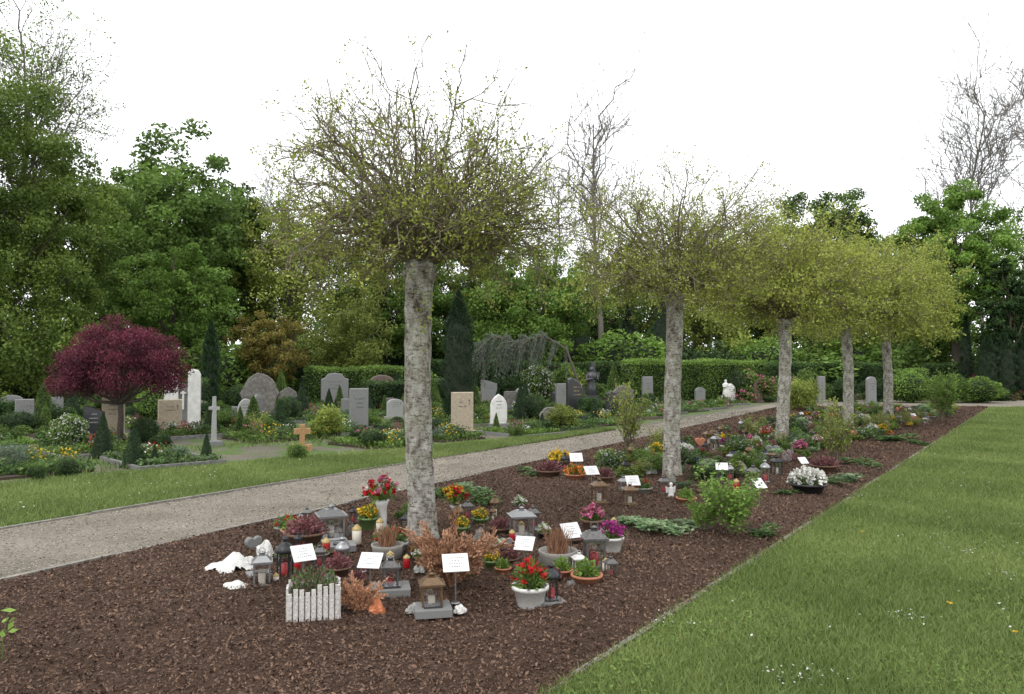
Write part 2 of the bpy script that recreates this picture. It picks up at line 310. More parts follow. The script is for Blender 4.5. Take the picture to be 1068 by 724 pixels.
# ------------------------------------------------------------------ pollarded row trees
def pollard(x,y,hk,Rr,Ht,leafn,leafs,seed,tr=.135,upb=0):
    r=np.random.default_rng(seed); b=MB()
    K=26; zz=np.linspace(-.05,hk,K); prof=tr*(1+.32*np.exp(-zz/.1)+.1*np.exp(-zz/.6)+.28*np.exp(-(hk-zz)/.13))
    Pt=np.zeros((1,K,3)); Pt[0,:,2]=zz; Pt[0,:,0]=np.sin(zz*1.3+seed)*.03+zz*.015*(seed%3-1); Pt[0,:,1]=np.cos(zz*1.7)*.02
    b.tubes(Pt,prof[None],M_trunk,22,True,.035,r)
    top=Pt[0,-1]
    for j in range(6):
        a=j*1.05+r.uniform(0,.4); rr=r.uniform(.06,.1)
        b.lathe([(0.001,-rr),(rr*.7,-rr*.7),(rr,0),(rr*.7,rr*.7),(.001,rr)],M_trunk,(top[0]+math.cos(a)*tr*.7,top[1]+math.sin(a)*tr*.7,hk-.02+r.uniform(-.05,.08)),9,True,.08,r)
    n1=78; el=np.arcsin(r.uniform(0,.98,n1)**1.25); az=np.arange(n1)*2.39996+r.normal(0,.2,n1)
    Hc=Ht-hk; L=1/np.sqrt((np.cos(el)/Rr)**2+(np.sin(el)/Hc)**2)*r.uniform(.62,.82,n1)
    L*=1+.12*np.sin(2*el)
    D=np.stack([np.cos(el)*np.cos(az),np.cos(el)*np.sin(az),np.sin(el)],1)
    K=7; s=np.linspace(0,1,K)[None,:,None]
    Q=top+D[:,None]*L[:,None,None]*s+np.array([0,0,1.])*(.2*np.cos(el)*L)[:,None,None]*np.sin(s*2.6)+r.normal(0,1,(n1,K,3))*.035*(s>0)
    b.tubes(Q,rad(n1,K,.017,.005)*r.uniform(.7,1.4,(n1,1)),M_twig,5)
    A=spawn(Q,8,.2,1,.3*Rr/1.3,.6*Rr/1.3,1.05,-.02,5,r,.08,.05); b.tubes(A,rad(len(A),5,.006,.003),M_twig,4)
    B=spawn(A,6,.2,1,.14,.34,.9,.04,4,r,.1,.06); b.tubes(B,rad(len(B),4,.003,.0016),M_twig,3)
    tips=np.concatenate([B[:,-1],B[:,2],A[:,3]]); zr=(tips[:,2]-hk)/Hc
    pr=np.clip(1.05-zr*.9+upb,.13,1); pr/=pr.sum(); idx=r.choice(len(tips),leafn//5,p=pr)
    C=np.repeat(tips[idx],5,0)+r.normal(0,leafs*.9,(len(idx)*5,3)); b.leaves(C,leafs,L_bud,r,.5,(0,0,.4),tint=np.clip(r.normal(.45,.3,len(C)),0,1))
    core=top+np.array([0,0,Hc*.32])+r.normal(0,1,(900,3))*np.array([Rr*.28,Rr*.28,Hc*.15]); b.leaves(core,.03,M_chip,r,.5)
    place(b.mesh("pollarded_plane_tree"),"pollarded_plane_tree",x,y,.03,0)
x,y=G(441,570); pollard(x,y,ZH(y,282),1.5,ZH(y,72),27000,.032,3,.122)
x,y=G(703,500); pollard(x,y,ZH(y,312),1.68,ZH(y,150),31000,.04,4,.12)
x,y=G(817,466); pollard(x,y,ZH(y,337),2.0,ZH(y,218),36000,.06,5,.125,.5)
x,y=G(885,449); pollard(x,y,ZH(y,342),2.3,ZH(y,240),42000,.07,6,.13,.6)
x,y=G(926,438); pollard(x,y,ZH(y,345),2.6,ZH(y,249),46000,.08,7,.14,.7)
b=MB(); x,y=G(441,570); c=np.array([x+.03,y-.17,ZH(y,325)])+R0.normal(0,1,(60,3))*np.array([.05,.02,.16]); b.leaves(c,.045,L_yel,R0,.5)
place(b.mesh("trunk_shoots"),"trunk_shoots",0,0)
# ------------------------------------------------------------------ broadleaf trees
def rdir(n,r): return nrm(r.normal(0,1,(n,3)))
def tree_mesh(name,H,W,zb,m,seed,nl=12,nc=13,per=170,leaf=.17,asp=.65,droop=0,trunk=.02,skirt=False):
    r=np.random.default_rng(seed); b=MB(); c0=np.array([0,0,(H+zb)/2]); a=W/2; c=(H-zb)/2
    i=np.arange(nl)+.5; ph=np.arccos(1-2*i/nl); th=i*2.39996+seed
    D=np.stack([np.sin(ph)*np.cos(th),np.sin(ph)*np.sin(th),np.cos(ph)],1)
    lc=c0+D*np.array([a,a,c])*r.uniform(.5,.72,(nl,1)); lr=.42*min(a,c)*r.uniform(.75,1.35,nl)
    lc=np.concatenate([lc,[c0]]); lr=np.append(lr,.5*min(a,c)); nl+=1
    if skirt:
        k=8; q=np.arange(k)*.785; lc=np.concatenate([lc,np.stack([np.cos(q)*a*.6,np.sin(q)*a*.6,np.full(k,H*.1)+r.uniform(0,H*.12,k)],1)]); lr=np.append(lr,np.full(k,.4*a)); nl+=k
    cc=np.repeat(lc,nc,0)+rdir(nl*nc,r)*(np.repeat(lr,nc)*r.uniform(.5,1.12,nl*nc))[:,None]
    cr=np.repeat(lr,nc)*r.uniform(.25,.48,nl*nc); ct=np.repeat(r.uniform(.15,.65,nl),nc)+r.normal(0,.16,nl*nc)
    C=np.repeat(cc,per,0); off=rdir(len(C),r)*(np.repeat(cr,per)*r.uniform(0,1,len(C))**.45)[:,None]; off[:,2]*=.7
    if droop: off[:,2]-=np.abs(r.normal(0,droop,len(C)))
    C=C+off; C[:,2]=np.maximum(C[:,2],.1)
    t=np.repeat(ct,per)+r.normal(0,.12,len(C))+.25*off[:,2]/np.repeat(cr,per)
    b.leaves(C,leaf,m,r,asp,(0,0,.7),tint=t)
    tk=np.array([[0,0,-.1],[.02*H*r.normal()*.3,0,H*.15],[0,0,H*.35],[0,0,H*.6],[0,0,H*.82]],float)
    b.tubes(tk[None],np.array([[trunk*1.5,trunk,trunk*.8,trunk*.5,trunk*.15]])*H,M_bark,10)
    for p in lc:
        s0=np.array([0,0,r.uniform(.2,.45)*H]); mid=(s0+p)/2+np.array([0,0,-.03*H]); b.tubes(np.array([[s0,mid,p]]),np.array([[trunk*.45,trunk*.3,trunk*.1]])*H,M_bark,6)
    return b.mesh(name)
def bare_mesh(name,H,W,seed,leafy=0,n1=20,th=1.):
    r=np.random.default_rng(seed); b=MB()
    tk=np.zeros((1,8,3)); tk[0,:,2]=np.linspace(-.1,H*.86,8); tk[0,:,:2]=np.cumsum(r.normal(0,.014*H,(8,2)),0); b.tubes(tk,rad(1,8,.011*H*th,.0016*H),M_bare,8)
    A=spawn(tk,n1,.42,.98,W*.3,W*.55,1.0,.5,7,r,.18,.05); b.tubes(A,rad(len(A),7,.0028*H*th,.0009*H),M_bare,5)
    B=spawn(A,8,.2,1,W*.12,W*.28,.9,.2,5,r,.1,.06); b.tubes(B,rad(len(B),5,.001*H,.0006*H),M_bare,4)
    C=spawn(B,6,.2,1,W*.05,W*.13,.9,.1,4,r,.05,.06); b.tubes(C,rad(len(C),4,.0006*H,.0004*H),M_bare,3)
    if leafy: 
        p=C[r.integers(0,len(C),leafy),-1]; b.leaves(p+r.normal(0,.12,p.shape),.1,L_olive,r,.6)
    return b.mesh(name)
def conifer_mesh(name,H,W,m,seed,n=16000,leaf=.14,pw=.85,col=False):
    r=np.random.default_rng(seed); b=MB(); z=H*(r.uniform(0.0,1,n)**(1.25 if not col else 1)); k=z/H
    R_=W/2*((1-k)**pw if not col else np.clip(np.sin(np.pi*(k*.8+.17))**.55,0,1)*np.where(k>.8,np.sqrt(np.clip((1-k)/.2,0,1)),1))
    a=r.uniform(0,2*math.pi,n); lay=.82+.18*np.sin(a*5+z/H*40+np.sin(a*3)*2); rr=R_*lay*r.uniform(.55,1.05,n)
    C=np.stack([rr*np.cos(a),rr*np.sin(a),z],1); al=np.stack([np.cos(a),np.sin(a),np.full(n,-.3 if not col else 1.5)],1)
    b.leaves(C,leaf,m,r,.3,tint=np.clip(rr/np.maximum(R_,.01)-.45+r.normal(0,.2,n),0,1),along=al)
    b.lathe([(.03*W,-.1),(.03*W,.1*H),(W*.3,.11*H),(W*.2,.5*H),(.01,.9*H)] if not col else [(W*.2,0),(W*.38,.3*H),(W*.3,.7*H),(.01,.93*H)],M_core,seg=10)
    return b.mesh(name)
def TR(name,u,D,vtop,wpx,m,seed,**k):
    H=ZH(D,vtop); W=wpx/F*D; me=tree_mesh(name,H,W,k.pop('zb',H*.12),m,seed,**k); return place(me,name,XD(u,D),D)
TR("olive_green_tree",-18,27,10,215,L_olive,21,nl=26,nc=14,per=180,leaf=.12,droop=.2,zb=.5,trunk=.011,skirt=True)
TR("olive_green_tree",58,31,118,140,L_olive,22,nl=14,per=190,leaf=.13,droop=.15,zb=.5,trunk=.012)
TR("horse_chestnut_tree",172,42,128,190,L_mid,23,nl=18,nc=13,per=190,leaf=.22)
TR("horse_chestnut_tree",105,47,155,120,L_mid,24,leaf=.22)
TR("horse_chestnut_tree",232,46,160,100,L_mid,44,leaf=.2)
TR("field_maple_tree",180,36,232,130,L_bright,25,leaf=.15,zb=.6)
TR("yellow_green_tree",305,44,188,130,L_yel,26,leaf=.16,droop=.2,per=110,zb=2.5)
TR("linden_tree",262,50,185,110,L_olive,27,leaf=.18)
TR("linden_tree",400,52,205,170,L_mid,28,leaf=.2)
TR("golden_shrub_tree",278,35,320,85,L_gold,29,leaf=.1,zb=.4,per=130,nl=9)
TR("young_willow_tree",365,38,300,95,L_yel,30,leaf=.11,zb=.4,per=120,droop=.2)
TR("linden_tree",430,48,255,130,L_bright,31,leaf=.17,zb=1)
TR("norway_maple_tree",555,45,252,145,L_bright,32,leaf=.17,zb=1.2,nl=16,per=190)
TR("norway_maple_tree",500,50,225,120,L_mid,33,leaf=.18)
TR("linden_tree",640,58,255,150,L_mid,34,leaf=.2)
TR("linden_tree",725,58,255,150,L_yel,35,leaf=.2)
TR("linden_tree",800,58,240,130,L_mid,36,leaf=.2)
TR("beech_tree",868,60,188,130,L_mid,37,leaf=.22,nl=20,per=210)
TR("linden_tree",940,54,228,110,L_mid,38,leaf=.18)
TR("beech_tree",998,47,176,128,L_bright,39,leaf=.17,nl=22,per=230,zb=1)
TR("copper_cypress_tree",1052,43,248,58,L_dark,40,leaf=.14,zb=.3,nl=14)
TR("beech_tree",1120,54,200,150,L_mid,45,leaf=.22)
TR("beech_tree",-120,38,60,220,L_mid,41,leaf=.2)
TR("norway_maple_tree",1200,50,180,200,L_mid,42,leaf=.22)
place(bare_mesh("bare_oak_tree",ZH(52,84),10,51,500,24),"bare_oak_tree",XD(630,52),52)
place(bare_mesh("bare_ash_tree",ZH(64,68),13,52,500,30,.6),"bare_ash_tree",XD(1030,64),64)
place(bare_mesh("bare_ash_tree",ZH(60,90),12,53,500,30,.6),"bare_ash_tree",XD(1085,60),60)
place(bare_mesh("bare_oak_tree",ZH(62,165),8,54,300,16,.7),"bare_oak_tree",XD(575,62),62)
place(bare_mesh("thin_birch_tree",ZH(30,-10),7,55,9000,24),"thin_birch_tree",XD(8,30),30)
place(bare_mesh("thin_birch_tree",ZH(46,185),6,56,2500,20),"thin_birch_tree",XD(285,46),46)
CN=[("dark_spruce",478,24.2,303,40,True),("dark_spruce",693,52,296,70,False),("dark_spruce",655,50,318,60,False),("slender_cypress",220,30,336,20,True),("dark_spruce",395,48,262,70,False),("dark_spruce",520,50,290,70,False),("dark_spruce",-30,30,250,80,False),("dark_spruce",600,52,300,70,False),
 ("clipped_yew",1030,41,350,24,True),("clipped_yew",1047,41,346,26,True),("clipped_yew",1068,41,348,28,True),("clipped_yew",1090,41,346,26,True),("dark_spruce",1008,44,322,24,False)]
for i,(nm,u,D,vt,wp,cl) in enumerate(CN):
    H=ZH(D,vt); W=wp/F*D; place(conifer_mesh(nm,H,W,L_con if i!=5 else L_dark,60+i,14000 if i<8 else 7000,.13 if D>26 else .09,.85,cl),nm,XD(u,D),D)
# distant tree mass
r=np.random.default_rng(5); b=MB(); n=560; cx=r.uniform(-95,105,n); cy=r.uniform(68,90,n); top=8.5+2.5*np.sin(cx*.13)+1.8*np.sin(cx*.31+2)
cz=r.uniform(.02,1,n)*top; C=np.repeat(np.stack([cx,cy,cz],1),130,0)+rdir(n*130,r)*(r.uniform(0,1,n*130)**.4*2.1)[:,None]; C[:,2]=np.abs(C[:,2])
b.leaves(C,.4,L_mid,r,.7,(0,0,.6),tint=np.repeat(r.uniform(0,.6,n),130)+r.normal(0,.12,n*130))
C=np.stack([np.arange(-95,106,5.),np.full(41,78.),np.zeros(41)],1)
b.tubes(np.stack([C,C+[0,0,4],C+[.3,0,8]],1),rad(41,3,.3,.1),M_bark,6); place(b.mesh("distant_trees"),"distant_trees",0,0)
# ------------------------------------------------------------------ shrub meshes (unit height / width)
def shape_mesh(name,kind,m,seed,n=3800,leaf=.055,asp=.6,fl=None,nf=0,core=True):
    r=np.random.default_rng(seed); b=MB()
    if kind=='ball':
        d=rdir(n,r); bmp=1+.09*np.sin(d[:,0]*6+seed)*np.sin(d[:,1]*5+1)+.07*np.sin(d[:,2]*9+d[:,0]*4)
        C=d*.5*(bmp*r.uniform(.8,1.06,n))[:,None]; C[:,2]=C[:,2]+.5
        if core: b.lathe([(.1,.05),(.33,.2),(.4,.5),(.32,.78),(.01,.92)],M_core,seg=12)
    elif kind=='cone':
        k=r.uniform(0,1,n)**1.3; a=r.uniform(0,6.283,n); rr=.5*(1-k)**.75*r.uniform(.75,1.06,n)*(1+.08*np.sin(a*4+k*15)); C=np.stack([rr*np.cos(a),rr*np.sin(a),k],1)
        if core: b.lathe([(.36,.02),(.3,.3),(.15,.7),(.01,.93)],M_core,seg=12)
    elif kind=='mound':
        d=rdir(n,r); d[:,2]=np.abs(d[:,2]); nb=9; ctr=np.stack([r.uniform(-.28,.28,nb),r.uniform(-.28,.28,nb),r.uniform(0,.45,nb)],1); i=r.integers(0,nb,n)
        C=ctr[i]+d*(r.uniform(.15,.28,nb)[i]*r.uniform(.5,1.05,n))[:,None]*np.array([1,1,1.5])
    else:
        st=np.zeros((1,2,3)); st[0,1,2]=.15; A=spawn(st,16,0,.9,.5,.95,.75,.6,6,r,.1,.05); b.tubes(A,rad(len(A),6,.009,.004),M_twig,4)
        B=spawn(A,8,.25,1,.12,.3,.8,.3,4,r,.1); b.tubes(B,rad(len(B),4,.004,.002),M_twig,3)
        i=r.integers(0,len(B),n); C=B[i,r.integers(1,4,n)]+r.normal(0,.02,(n,3))
        if kind=='dense': C=np.concatenate([C,A[r.integers(0,len(A),n),r.integers(2,6,n)]+r.normal(0,.06,(n,3))])
    C[:,2]=np.maximum(C[:,2],.01)
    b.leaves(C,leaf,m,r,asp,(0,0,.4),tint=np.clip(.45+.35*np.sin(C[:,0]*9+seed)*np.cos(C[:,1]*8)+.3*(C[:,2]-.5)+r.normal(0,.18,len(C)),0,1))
    if fl:
        j=r.integers(0,len(C),nf); c=np.repeat(C[j],6,0)+r.normal(0,.012,(nf*6,3)); c[:,2]+=.01; b.leaves(c,.035,fl,r,.9,(0,0,.5))
    return b.mesh(name)
SH={
 'boxwood_ball':shape_mesh('boxwood_ball','ball',L_dark,1),
 'green_ball':shape_mesh('round_shrub','ball',L_bright,2),
 'yellow_ball':shape_mesh('golden_privet','mound',L_yel,3),
 'cone':shape_mesh('dwarf_conifer','cone',L_mid,4,4500,.05,.4),
 'dcone':shape_mesh('boxwood_cone','cone',L_con,5,5000,.05,.4),
 'white_bush':shape_mesh('white_flowering_shrub','ball',L_mid,6,3800,.055,.6,P['white'],400),
 'mound':shape_mesh('leafy_shrub','mound',L_mid,7,3500),
 'dmound':shape_mesh('evergreen_shrub','mound',L_dark,8,3800),
 'ymound':shape_mesh('spring_shrub','mound',L_yel,9,3000),
 'bmound':shape_mesh('blue_juniper','mound',L_blue,10,3500,.05,.35),
 'cover':shape_mesh('ground_cover_plant','mound',L_cover,12,900,.09,.7),
 'hosta':shape_mesh('hosta_plant','mound',L_var,13,520,.14,.5),
 'loose':shape_mesh('twiggy_shrub','loose',L_yel,14,1500,.045,.5),
 'loose2':shape_mesh('rose_shrub','dense',L_bright,15,1100,.06,.5),
 'heather':shape_mesh('heather_plant','mound',L_heath,16,1500,.05,.3),
 'redm':shape_mesh('maroon_shrub','mound',L_mar,17,3500),
 'azalea':shape_mesh('flowering_azalea','mound',L_mid,18,3000,.055,.6,P['pink'],260),
 'yflow':shape_mesh('yellow_flowering_plant','mound',L_mid,19,900,.09,.6,P['yellow'],80),
 'rflow':shape_mesh('red_flowering_plant','mound',L_cover,20,900,.09,.6,P['red'],45),
 'wflow':shape_mesh('white_flowering_plant','mound',L_cover,21,900,.09,.6,P['white'],130),
 'pflow':shape_mesh('purple_flowering_plant','mound',L_cover,22,900,.09,.6,P['purple'],110),
 'mflow':shape_mesh('pink_flowering_plant','mound',L_cover,23,900,.09,.6,P['pink'],90),
}
def shrub(k,x,y,wd,h,z=0): me=SH[k]; return place(me,me.name,x,y,z,R0.uniform(0,6.28),(wd,wd,h))
def shrubP(k,u,vb,vt,wpx):
    x,y=G(u,vb); 
    if y>38: y=38.+R0.uniform(-1,1); x=XD(u,y)
    shrub(k,x,y,wpx/F*y,max(.1,ZH(y,vt)))
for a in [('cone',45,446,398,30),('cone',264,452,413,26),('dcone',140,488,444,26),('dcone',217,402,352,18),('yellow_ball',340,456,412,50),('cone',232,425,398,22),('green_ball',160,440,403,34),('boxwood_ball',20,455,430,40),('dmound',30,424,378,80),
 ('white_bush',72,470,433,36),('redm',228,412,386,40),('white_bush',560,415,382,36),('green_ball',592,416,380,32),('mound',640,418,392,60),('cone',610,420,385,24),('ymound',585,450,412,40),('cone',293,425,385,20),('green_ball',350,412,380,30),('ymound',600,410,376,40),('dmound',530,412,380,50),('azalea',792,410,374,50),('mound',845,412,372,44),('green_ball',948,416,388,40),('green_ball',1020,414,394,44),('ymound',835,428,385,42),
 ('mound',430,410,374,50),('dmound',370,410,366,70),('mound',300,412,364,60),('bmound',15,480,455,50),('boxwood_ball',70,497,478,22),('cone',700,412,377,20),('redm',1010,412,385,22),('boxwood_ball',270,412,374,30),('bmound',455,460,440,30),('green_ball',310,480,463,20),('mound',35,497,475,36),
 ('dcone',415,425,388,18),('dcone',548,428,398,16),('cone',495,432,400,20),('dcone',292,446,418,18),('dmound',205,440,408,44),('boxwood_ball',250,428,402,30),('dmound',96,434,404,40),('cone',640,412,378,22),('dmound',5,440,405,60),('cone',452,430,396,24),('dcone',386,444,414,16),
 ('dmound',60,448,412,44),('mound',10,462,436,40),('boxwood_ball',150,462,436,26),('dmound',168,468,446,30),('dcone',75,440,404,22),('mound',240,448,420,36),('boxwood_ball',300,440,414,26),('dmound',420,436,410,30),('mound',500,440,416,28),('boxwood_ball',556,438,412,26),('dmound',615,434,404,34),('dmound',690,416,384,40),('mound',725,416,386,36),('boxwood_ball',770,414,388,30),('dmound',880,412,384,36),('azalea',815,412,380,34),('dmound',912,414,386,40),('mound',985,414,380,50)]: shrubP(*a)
# understory belt in front of the woods
r=np.random.default_rng(9); ks=['mound','dmound','dmound','ymound','green_ball','mound','dmound','loose2']
for i in range(84):
    D=r.uniform(47,60); u=r.uniform(-160,1230); shrub(ks[r.integers(0,8)],XD(u,D),D,r.uniform(4,8),r.uniform(2.4,5.4))
for i in range(18):
    D=r.uniform(33,38); u=-130+i*22; 
    if u<265: shrub(ks[r.integers(0,8)],XD(u,D),D,r.uniform(2.4,4),r.uniform(1.8,3.4))
# hedges
def hedge(u0,u1,D,vt,wd,m,sd,D1=None):
    D1=D1 or D; x0,y0=XD(u0,D),D; x1,y1=XD(u1,D1),D1; h=ZH((y0+y1)/2,vt); L=math.hypot(x1-x0,y1-y0); r=np.random.default_rng(sd); b=MB()
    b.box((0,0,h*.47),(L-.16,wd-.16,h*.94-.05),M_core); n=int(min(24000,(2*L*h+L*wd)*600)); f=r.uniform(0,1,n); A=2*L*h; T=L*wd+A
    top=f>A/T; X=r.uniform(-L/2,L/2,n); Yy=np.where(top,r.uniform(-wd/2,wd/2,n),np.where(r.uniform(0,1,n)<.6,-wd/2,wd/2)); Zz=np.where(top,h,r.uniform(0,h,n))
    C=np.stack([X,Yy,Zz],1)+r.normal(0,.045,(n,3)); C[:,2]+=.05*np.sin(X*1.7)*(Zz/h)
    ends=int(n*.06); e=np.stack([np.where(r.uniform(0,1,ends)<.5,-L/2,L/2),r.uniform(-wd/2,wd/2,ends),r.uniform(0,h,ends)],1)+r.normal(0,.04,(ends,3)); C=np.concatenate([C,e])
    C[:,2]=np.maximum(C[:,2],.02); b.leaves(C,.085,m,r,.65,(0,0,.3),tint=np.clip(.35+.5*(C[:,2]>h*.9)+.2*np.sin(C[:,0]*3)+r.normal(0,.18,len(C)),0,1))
    place(b.mesh("clipped_hedge"),"clipped_hedge",(x0+x1)/2,(y0+y1)/2,0,math.atan2(y1-y0,x1-x0))
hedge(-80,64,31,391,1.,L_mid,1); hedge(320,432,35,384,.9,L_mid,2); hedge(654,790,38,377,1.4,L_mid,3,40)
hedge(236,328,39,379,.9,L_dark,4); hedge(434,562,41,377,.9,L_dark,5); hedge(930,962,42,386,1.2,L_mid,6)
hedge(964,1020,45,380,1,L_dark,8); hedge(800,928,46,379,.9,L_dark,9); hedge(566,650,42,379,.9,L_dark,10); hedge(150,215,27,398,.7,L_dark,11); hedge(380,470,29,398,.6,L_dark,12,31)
# japanese maple
r=np.random.default_rng(77); b=MB(); nl=30; a=np.arange(nl)*2.39996; rr=np.sqrt((np.arange(nl)+.5)/nl)*1.5
lc=np.stack([rr*np.cos(a),rr*np.sin(a),2.05-.5*(rr/1.5)**2.6+r.normal(0,.08,nl)],1); lc=np.concatenate([lc,lc[6:]*np.array([.97,.97,.82]),lc[12:]*np.array([1.03,1.03,.68])]); lc[:,:2]+=r.normal(0,.08,(len(lc),2))
C=np.repeat(lc,480,0); off=rdir(len(C),r)*(r.uniform(0,1,len(C))**.45)[:,None]*np.array([.42,.42,.2]); C=C+off
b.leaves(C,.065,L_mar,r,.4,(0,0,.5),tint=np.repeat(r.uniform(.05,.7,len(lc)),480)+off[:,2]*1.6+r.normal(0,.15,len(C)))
b.tubes(np.array([[[0,0,-.1],[.05,0,.5],[-.03,.03,1.]]]),np.array([[.1,.075,.06]]),M_bark,10)
for p in lc[::2]: b.tubes(np.array([[[0,0,.75],p*np.array([.5,.5,.75]),p]]),np.array([[.035,.022,.01]]),M_bark,5)
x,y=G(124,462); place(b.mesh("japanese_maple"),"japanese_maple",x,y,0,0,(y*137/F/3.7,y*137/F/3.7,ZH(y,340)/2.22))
# weeping blue cedar: arched limbs with hanging curtains of twigs
r=np.random.default_rng(78); b=MB(); D=36.; st=np.array([[[2.2,0,-.1],[2.1,0,1.2],[1.6,0,2.6],[.6,0,3.2],[-.8,.1,2.9],[-1.8,0,3.2],[-2.4,0,2.7]]]); b.tubes(st,rad(1,7,.07,.03),M_bark,8)
A=spawn(st,60,.3,1,.3,.8,.7,.1,5,r,-.3); b.tubes(A,rad(len(A),5,.02,.01),M_bare,4)
B=spawn(A,7,.1,1,.4,1.3,.25,-2.2,5,r,-.2,.03); b.tubes(B,rad(len(B),5,.009,.005),M_bare,3); n=12000
i=r.integers(0,len(B),n); C=B[i,r.integers(0,5,n)]+r.normal(0,.04,(n,3)); C[:,2]=np.maximum(C[:,2],.1)
b.leaves(C,.09,L_blue,r,.3,along=np.tile([[0,0,-1.]],(n,1))); place(b.mesh("weeping_blue_cedar"),"weeping_blue_cedar",XD(555,D),D)
# ------------------------------------------------------------------ gravestones
def outl(kind,w,h,r):
    a=w/2
    if kind=='rect': return [(-a,0),(a,0),(a,h),(-a,h)]
    if kind=='arch': return [(-a,0),(a,0)]+[(a*math.cos(t),h-a*.6+a*.6*math.sin(t)) for t in np.linspace(0,math.pi,11)]
    if kind=='round': return [(-a*.7,0),(a*.7,0)]+[(a*math.cos(t),h*.52+h*.48*math.sin(t)) for t in np.linspace(-.6,math.pi+.6,17)]
    if kind=='gothic': return [(-a,0),(a,0),(a,h*.62),(a*.85,h*.76),(a*.5,h*.9),(0,h),(-a*.5,h*.9),(-a*.85,h*.76),(-a,h*.62)]
    if kind=='slant': return [(-a,0),(a,0),(a,h*.82),(a*.6,h*.86),(0,h*.93),(-a*.6,h*.99),(-a,h)]
    if kind=='wave': return [(-a,0),(a,0),(a*1.02,h*.7),(a*.8,h*.8),(a*.4,h*.84),(0,h*.93),(-a*.5,h),(-a*.9,h*.95),(-a,h*.85)]
    if kind=='shoulder': return [(-a,0),(a,0),(a,h*.8),(a*.72,h*.84),(a*.5,h*.97),(0,h),(-a*.5,h*.97),(-a*.72,h*.84),(-a,h*.8)]
    if kind=='rock':
        n=14; t=np.linspace(-.25,math.pi+.25,n); return [(-a*.8,0),(a*.8,0)]+[(a*math.cos(q)*r.uniform(.85,1.05),h*.45+h*.55*math.sin(q)*r.uniform(.88,1.03)) for q in t]
    if kind=='cross':
        s=w*.16; y=h*.68; return [(-s,0),(s,0),(s,y-s),(a,y-s),(a,y+s),(s,y+s),(s,h),(-s,h),(-s,y+s),(-a,y+s),(-a,y-s),(-s,y-s)]
gi=[0]
def stone(kind,x,y,w,h,m,rz=.5,d=.16,plinth=True,name='gravestone'):
    gi[0]+=1; r=np.random.default_rng(gi[0]); b=MB(); z0=0
    if plinth: b.box((0,0,.05),(w*1.2,d*1.8,.14),m if m is not S_white else S_grey); z0=.118
    o=[(px,pz+z0) for px,pz in outl(kind,w,h-z0,r)]
    b.outline(o,d,m,ch=.02 if kind!='cross' else .006,sc_=.955 if kind!='cross' else .985)
    ink=M_gold if m in(S_dark,S_brown) and r.random()<.5 else (S_lgrey if m in(S_dark,S_brown) else M_ink)
    if kind!='cross':
        nn=r.integers(2,4)
        for i in range(nn):
            lw=w*r.uniform(.3,.55); n=int(lw/.035)+2
            for j in range(n):
                if r.random()<.85: b.box((-lw/2+lw*(j+.5)/n,-d/2-.002,z0+h*(.66-.1*i)),(lw/n*.5,.006,h*.03),ink)
        if r.random()<.4:
            b.box((w*.3,-d/2-.003,h*.78),(w*.025,.008,h*.14),ink); b.box((w*.3,-d/2-.0035,h*.81),(w*.09,.006,h*.02),ink)
    me=b.mesh(name); return place(me,name,x,y,0,rz)
SP=[]
def stP(kind,u,vb,vt,wpx,m,rz=.45,**k):
    x,y=G(u,vb)
    if y>38: y=38-R0.uniform(0,3); x=XD(u,y)
    SP.append((x,y)); h=min(ZH(y,vt),1.3 if vb<412 else 2); stone(kind,x,y,wpx/F*y/max(.75,math.cos(rz)),h,m,rz,**k)
for a in [('slant',98,466,423,18,S_dark,.3),('rect',118,458,412,20,S_beige,.3),('rock',271,432,389,38,S_rock,.2),('arch',333,420,392,26,S_grey,.5),('shoulder',349,424,389,26,S_grey,.4),('rect',362,420,394,13,S_dark,.5),
 ('arch',398,426,391,24,S_brown,.4),('rect',374,450,405,17,S_grey,.5),('rect',482,454,409,22,S_beige,.25),('gothic',520,446,411,17,S_white,.2),('rock',432,428,398,22,S_dark,.5),('wave',600,433,394,18,S_dark,.5),('rect',588,426,400,16,S_grey,.5),
 ('cross',618,412,378,14,S_dark,.4),('rect',675,408,386,11,S_grey,.5),('gothic',762,420,400,10,S_white,.3),('rect',856,408,380,8,S_grey,.3),('arch',908,408,388,11,S_grey,.4),
 ('rect',228,405,376,11,S_beige,.3),('rect',321,408,388,12,S_dark,.5),('slant',510,418,396,16,S_grey,.4),('arch',545,425,404,14,S_grey,.4),('rock',575,445,424,24,S_rock,.3),('wave',640,430,408,16,S_dark,.5),('rock',650,424,402,26,S_rock,.4),
 ('rect',56,436,414,16,S_grey,.4),('arch',12,438,412,20,S_grey,.4),('cross',315,470,443,16,M_wood,.3),('rect',470,420,396,12,S_grey,.4),('shoulder',455,428,402,16,S_grey,.4),('rect',250,446,424,14,S_grey,.5),('rock',300,428,404,18,S_rock,.4),('arch',412,438,416,16,S_lgrey,.4),('slant',565,420,398,14,S_brown,.4),('rect',700,420,402,10,S_dark,.4),('arch',730,420,404,11,S_grey,.4),('rect',790,418,400,9,S_brown,.4)]:
    stP(*a[:7])
# slender pale post with a small crossbar
x,y=G(223,466); SP.append((x,y)); h=ZH(y,412); b=MB(); b.box((0,0,.05),(.3,.3,.14),S_grey); b.outline([(px,pz+.1) for px,pz in [(-.05,0),(.05,0),(.035,h*.62),(.11,h*.63),(.11,h*.68),(.035,h*.69),(.03,h*.88),(-.03,h*.88),(-.035,h*.69),(-.11,h*.68),(-.11,h*.63),(-.035,h*.62)]],.07,S_lgrey,.006,.985); place(b.mesh("stone_cross"),"stone_cross",x,y,0,.7)
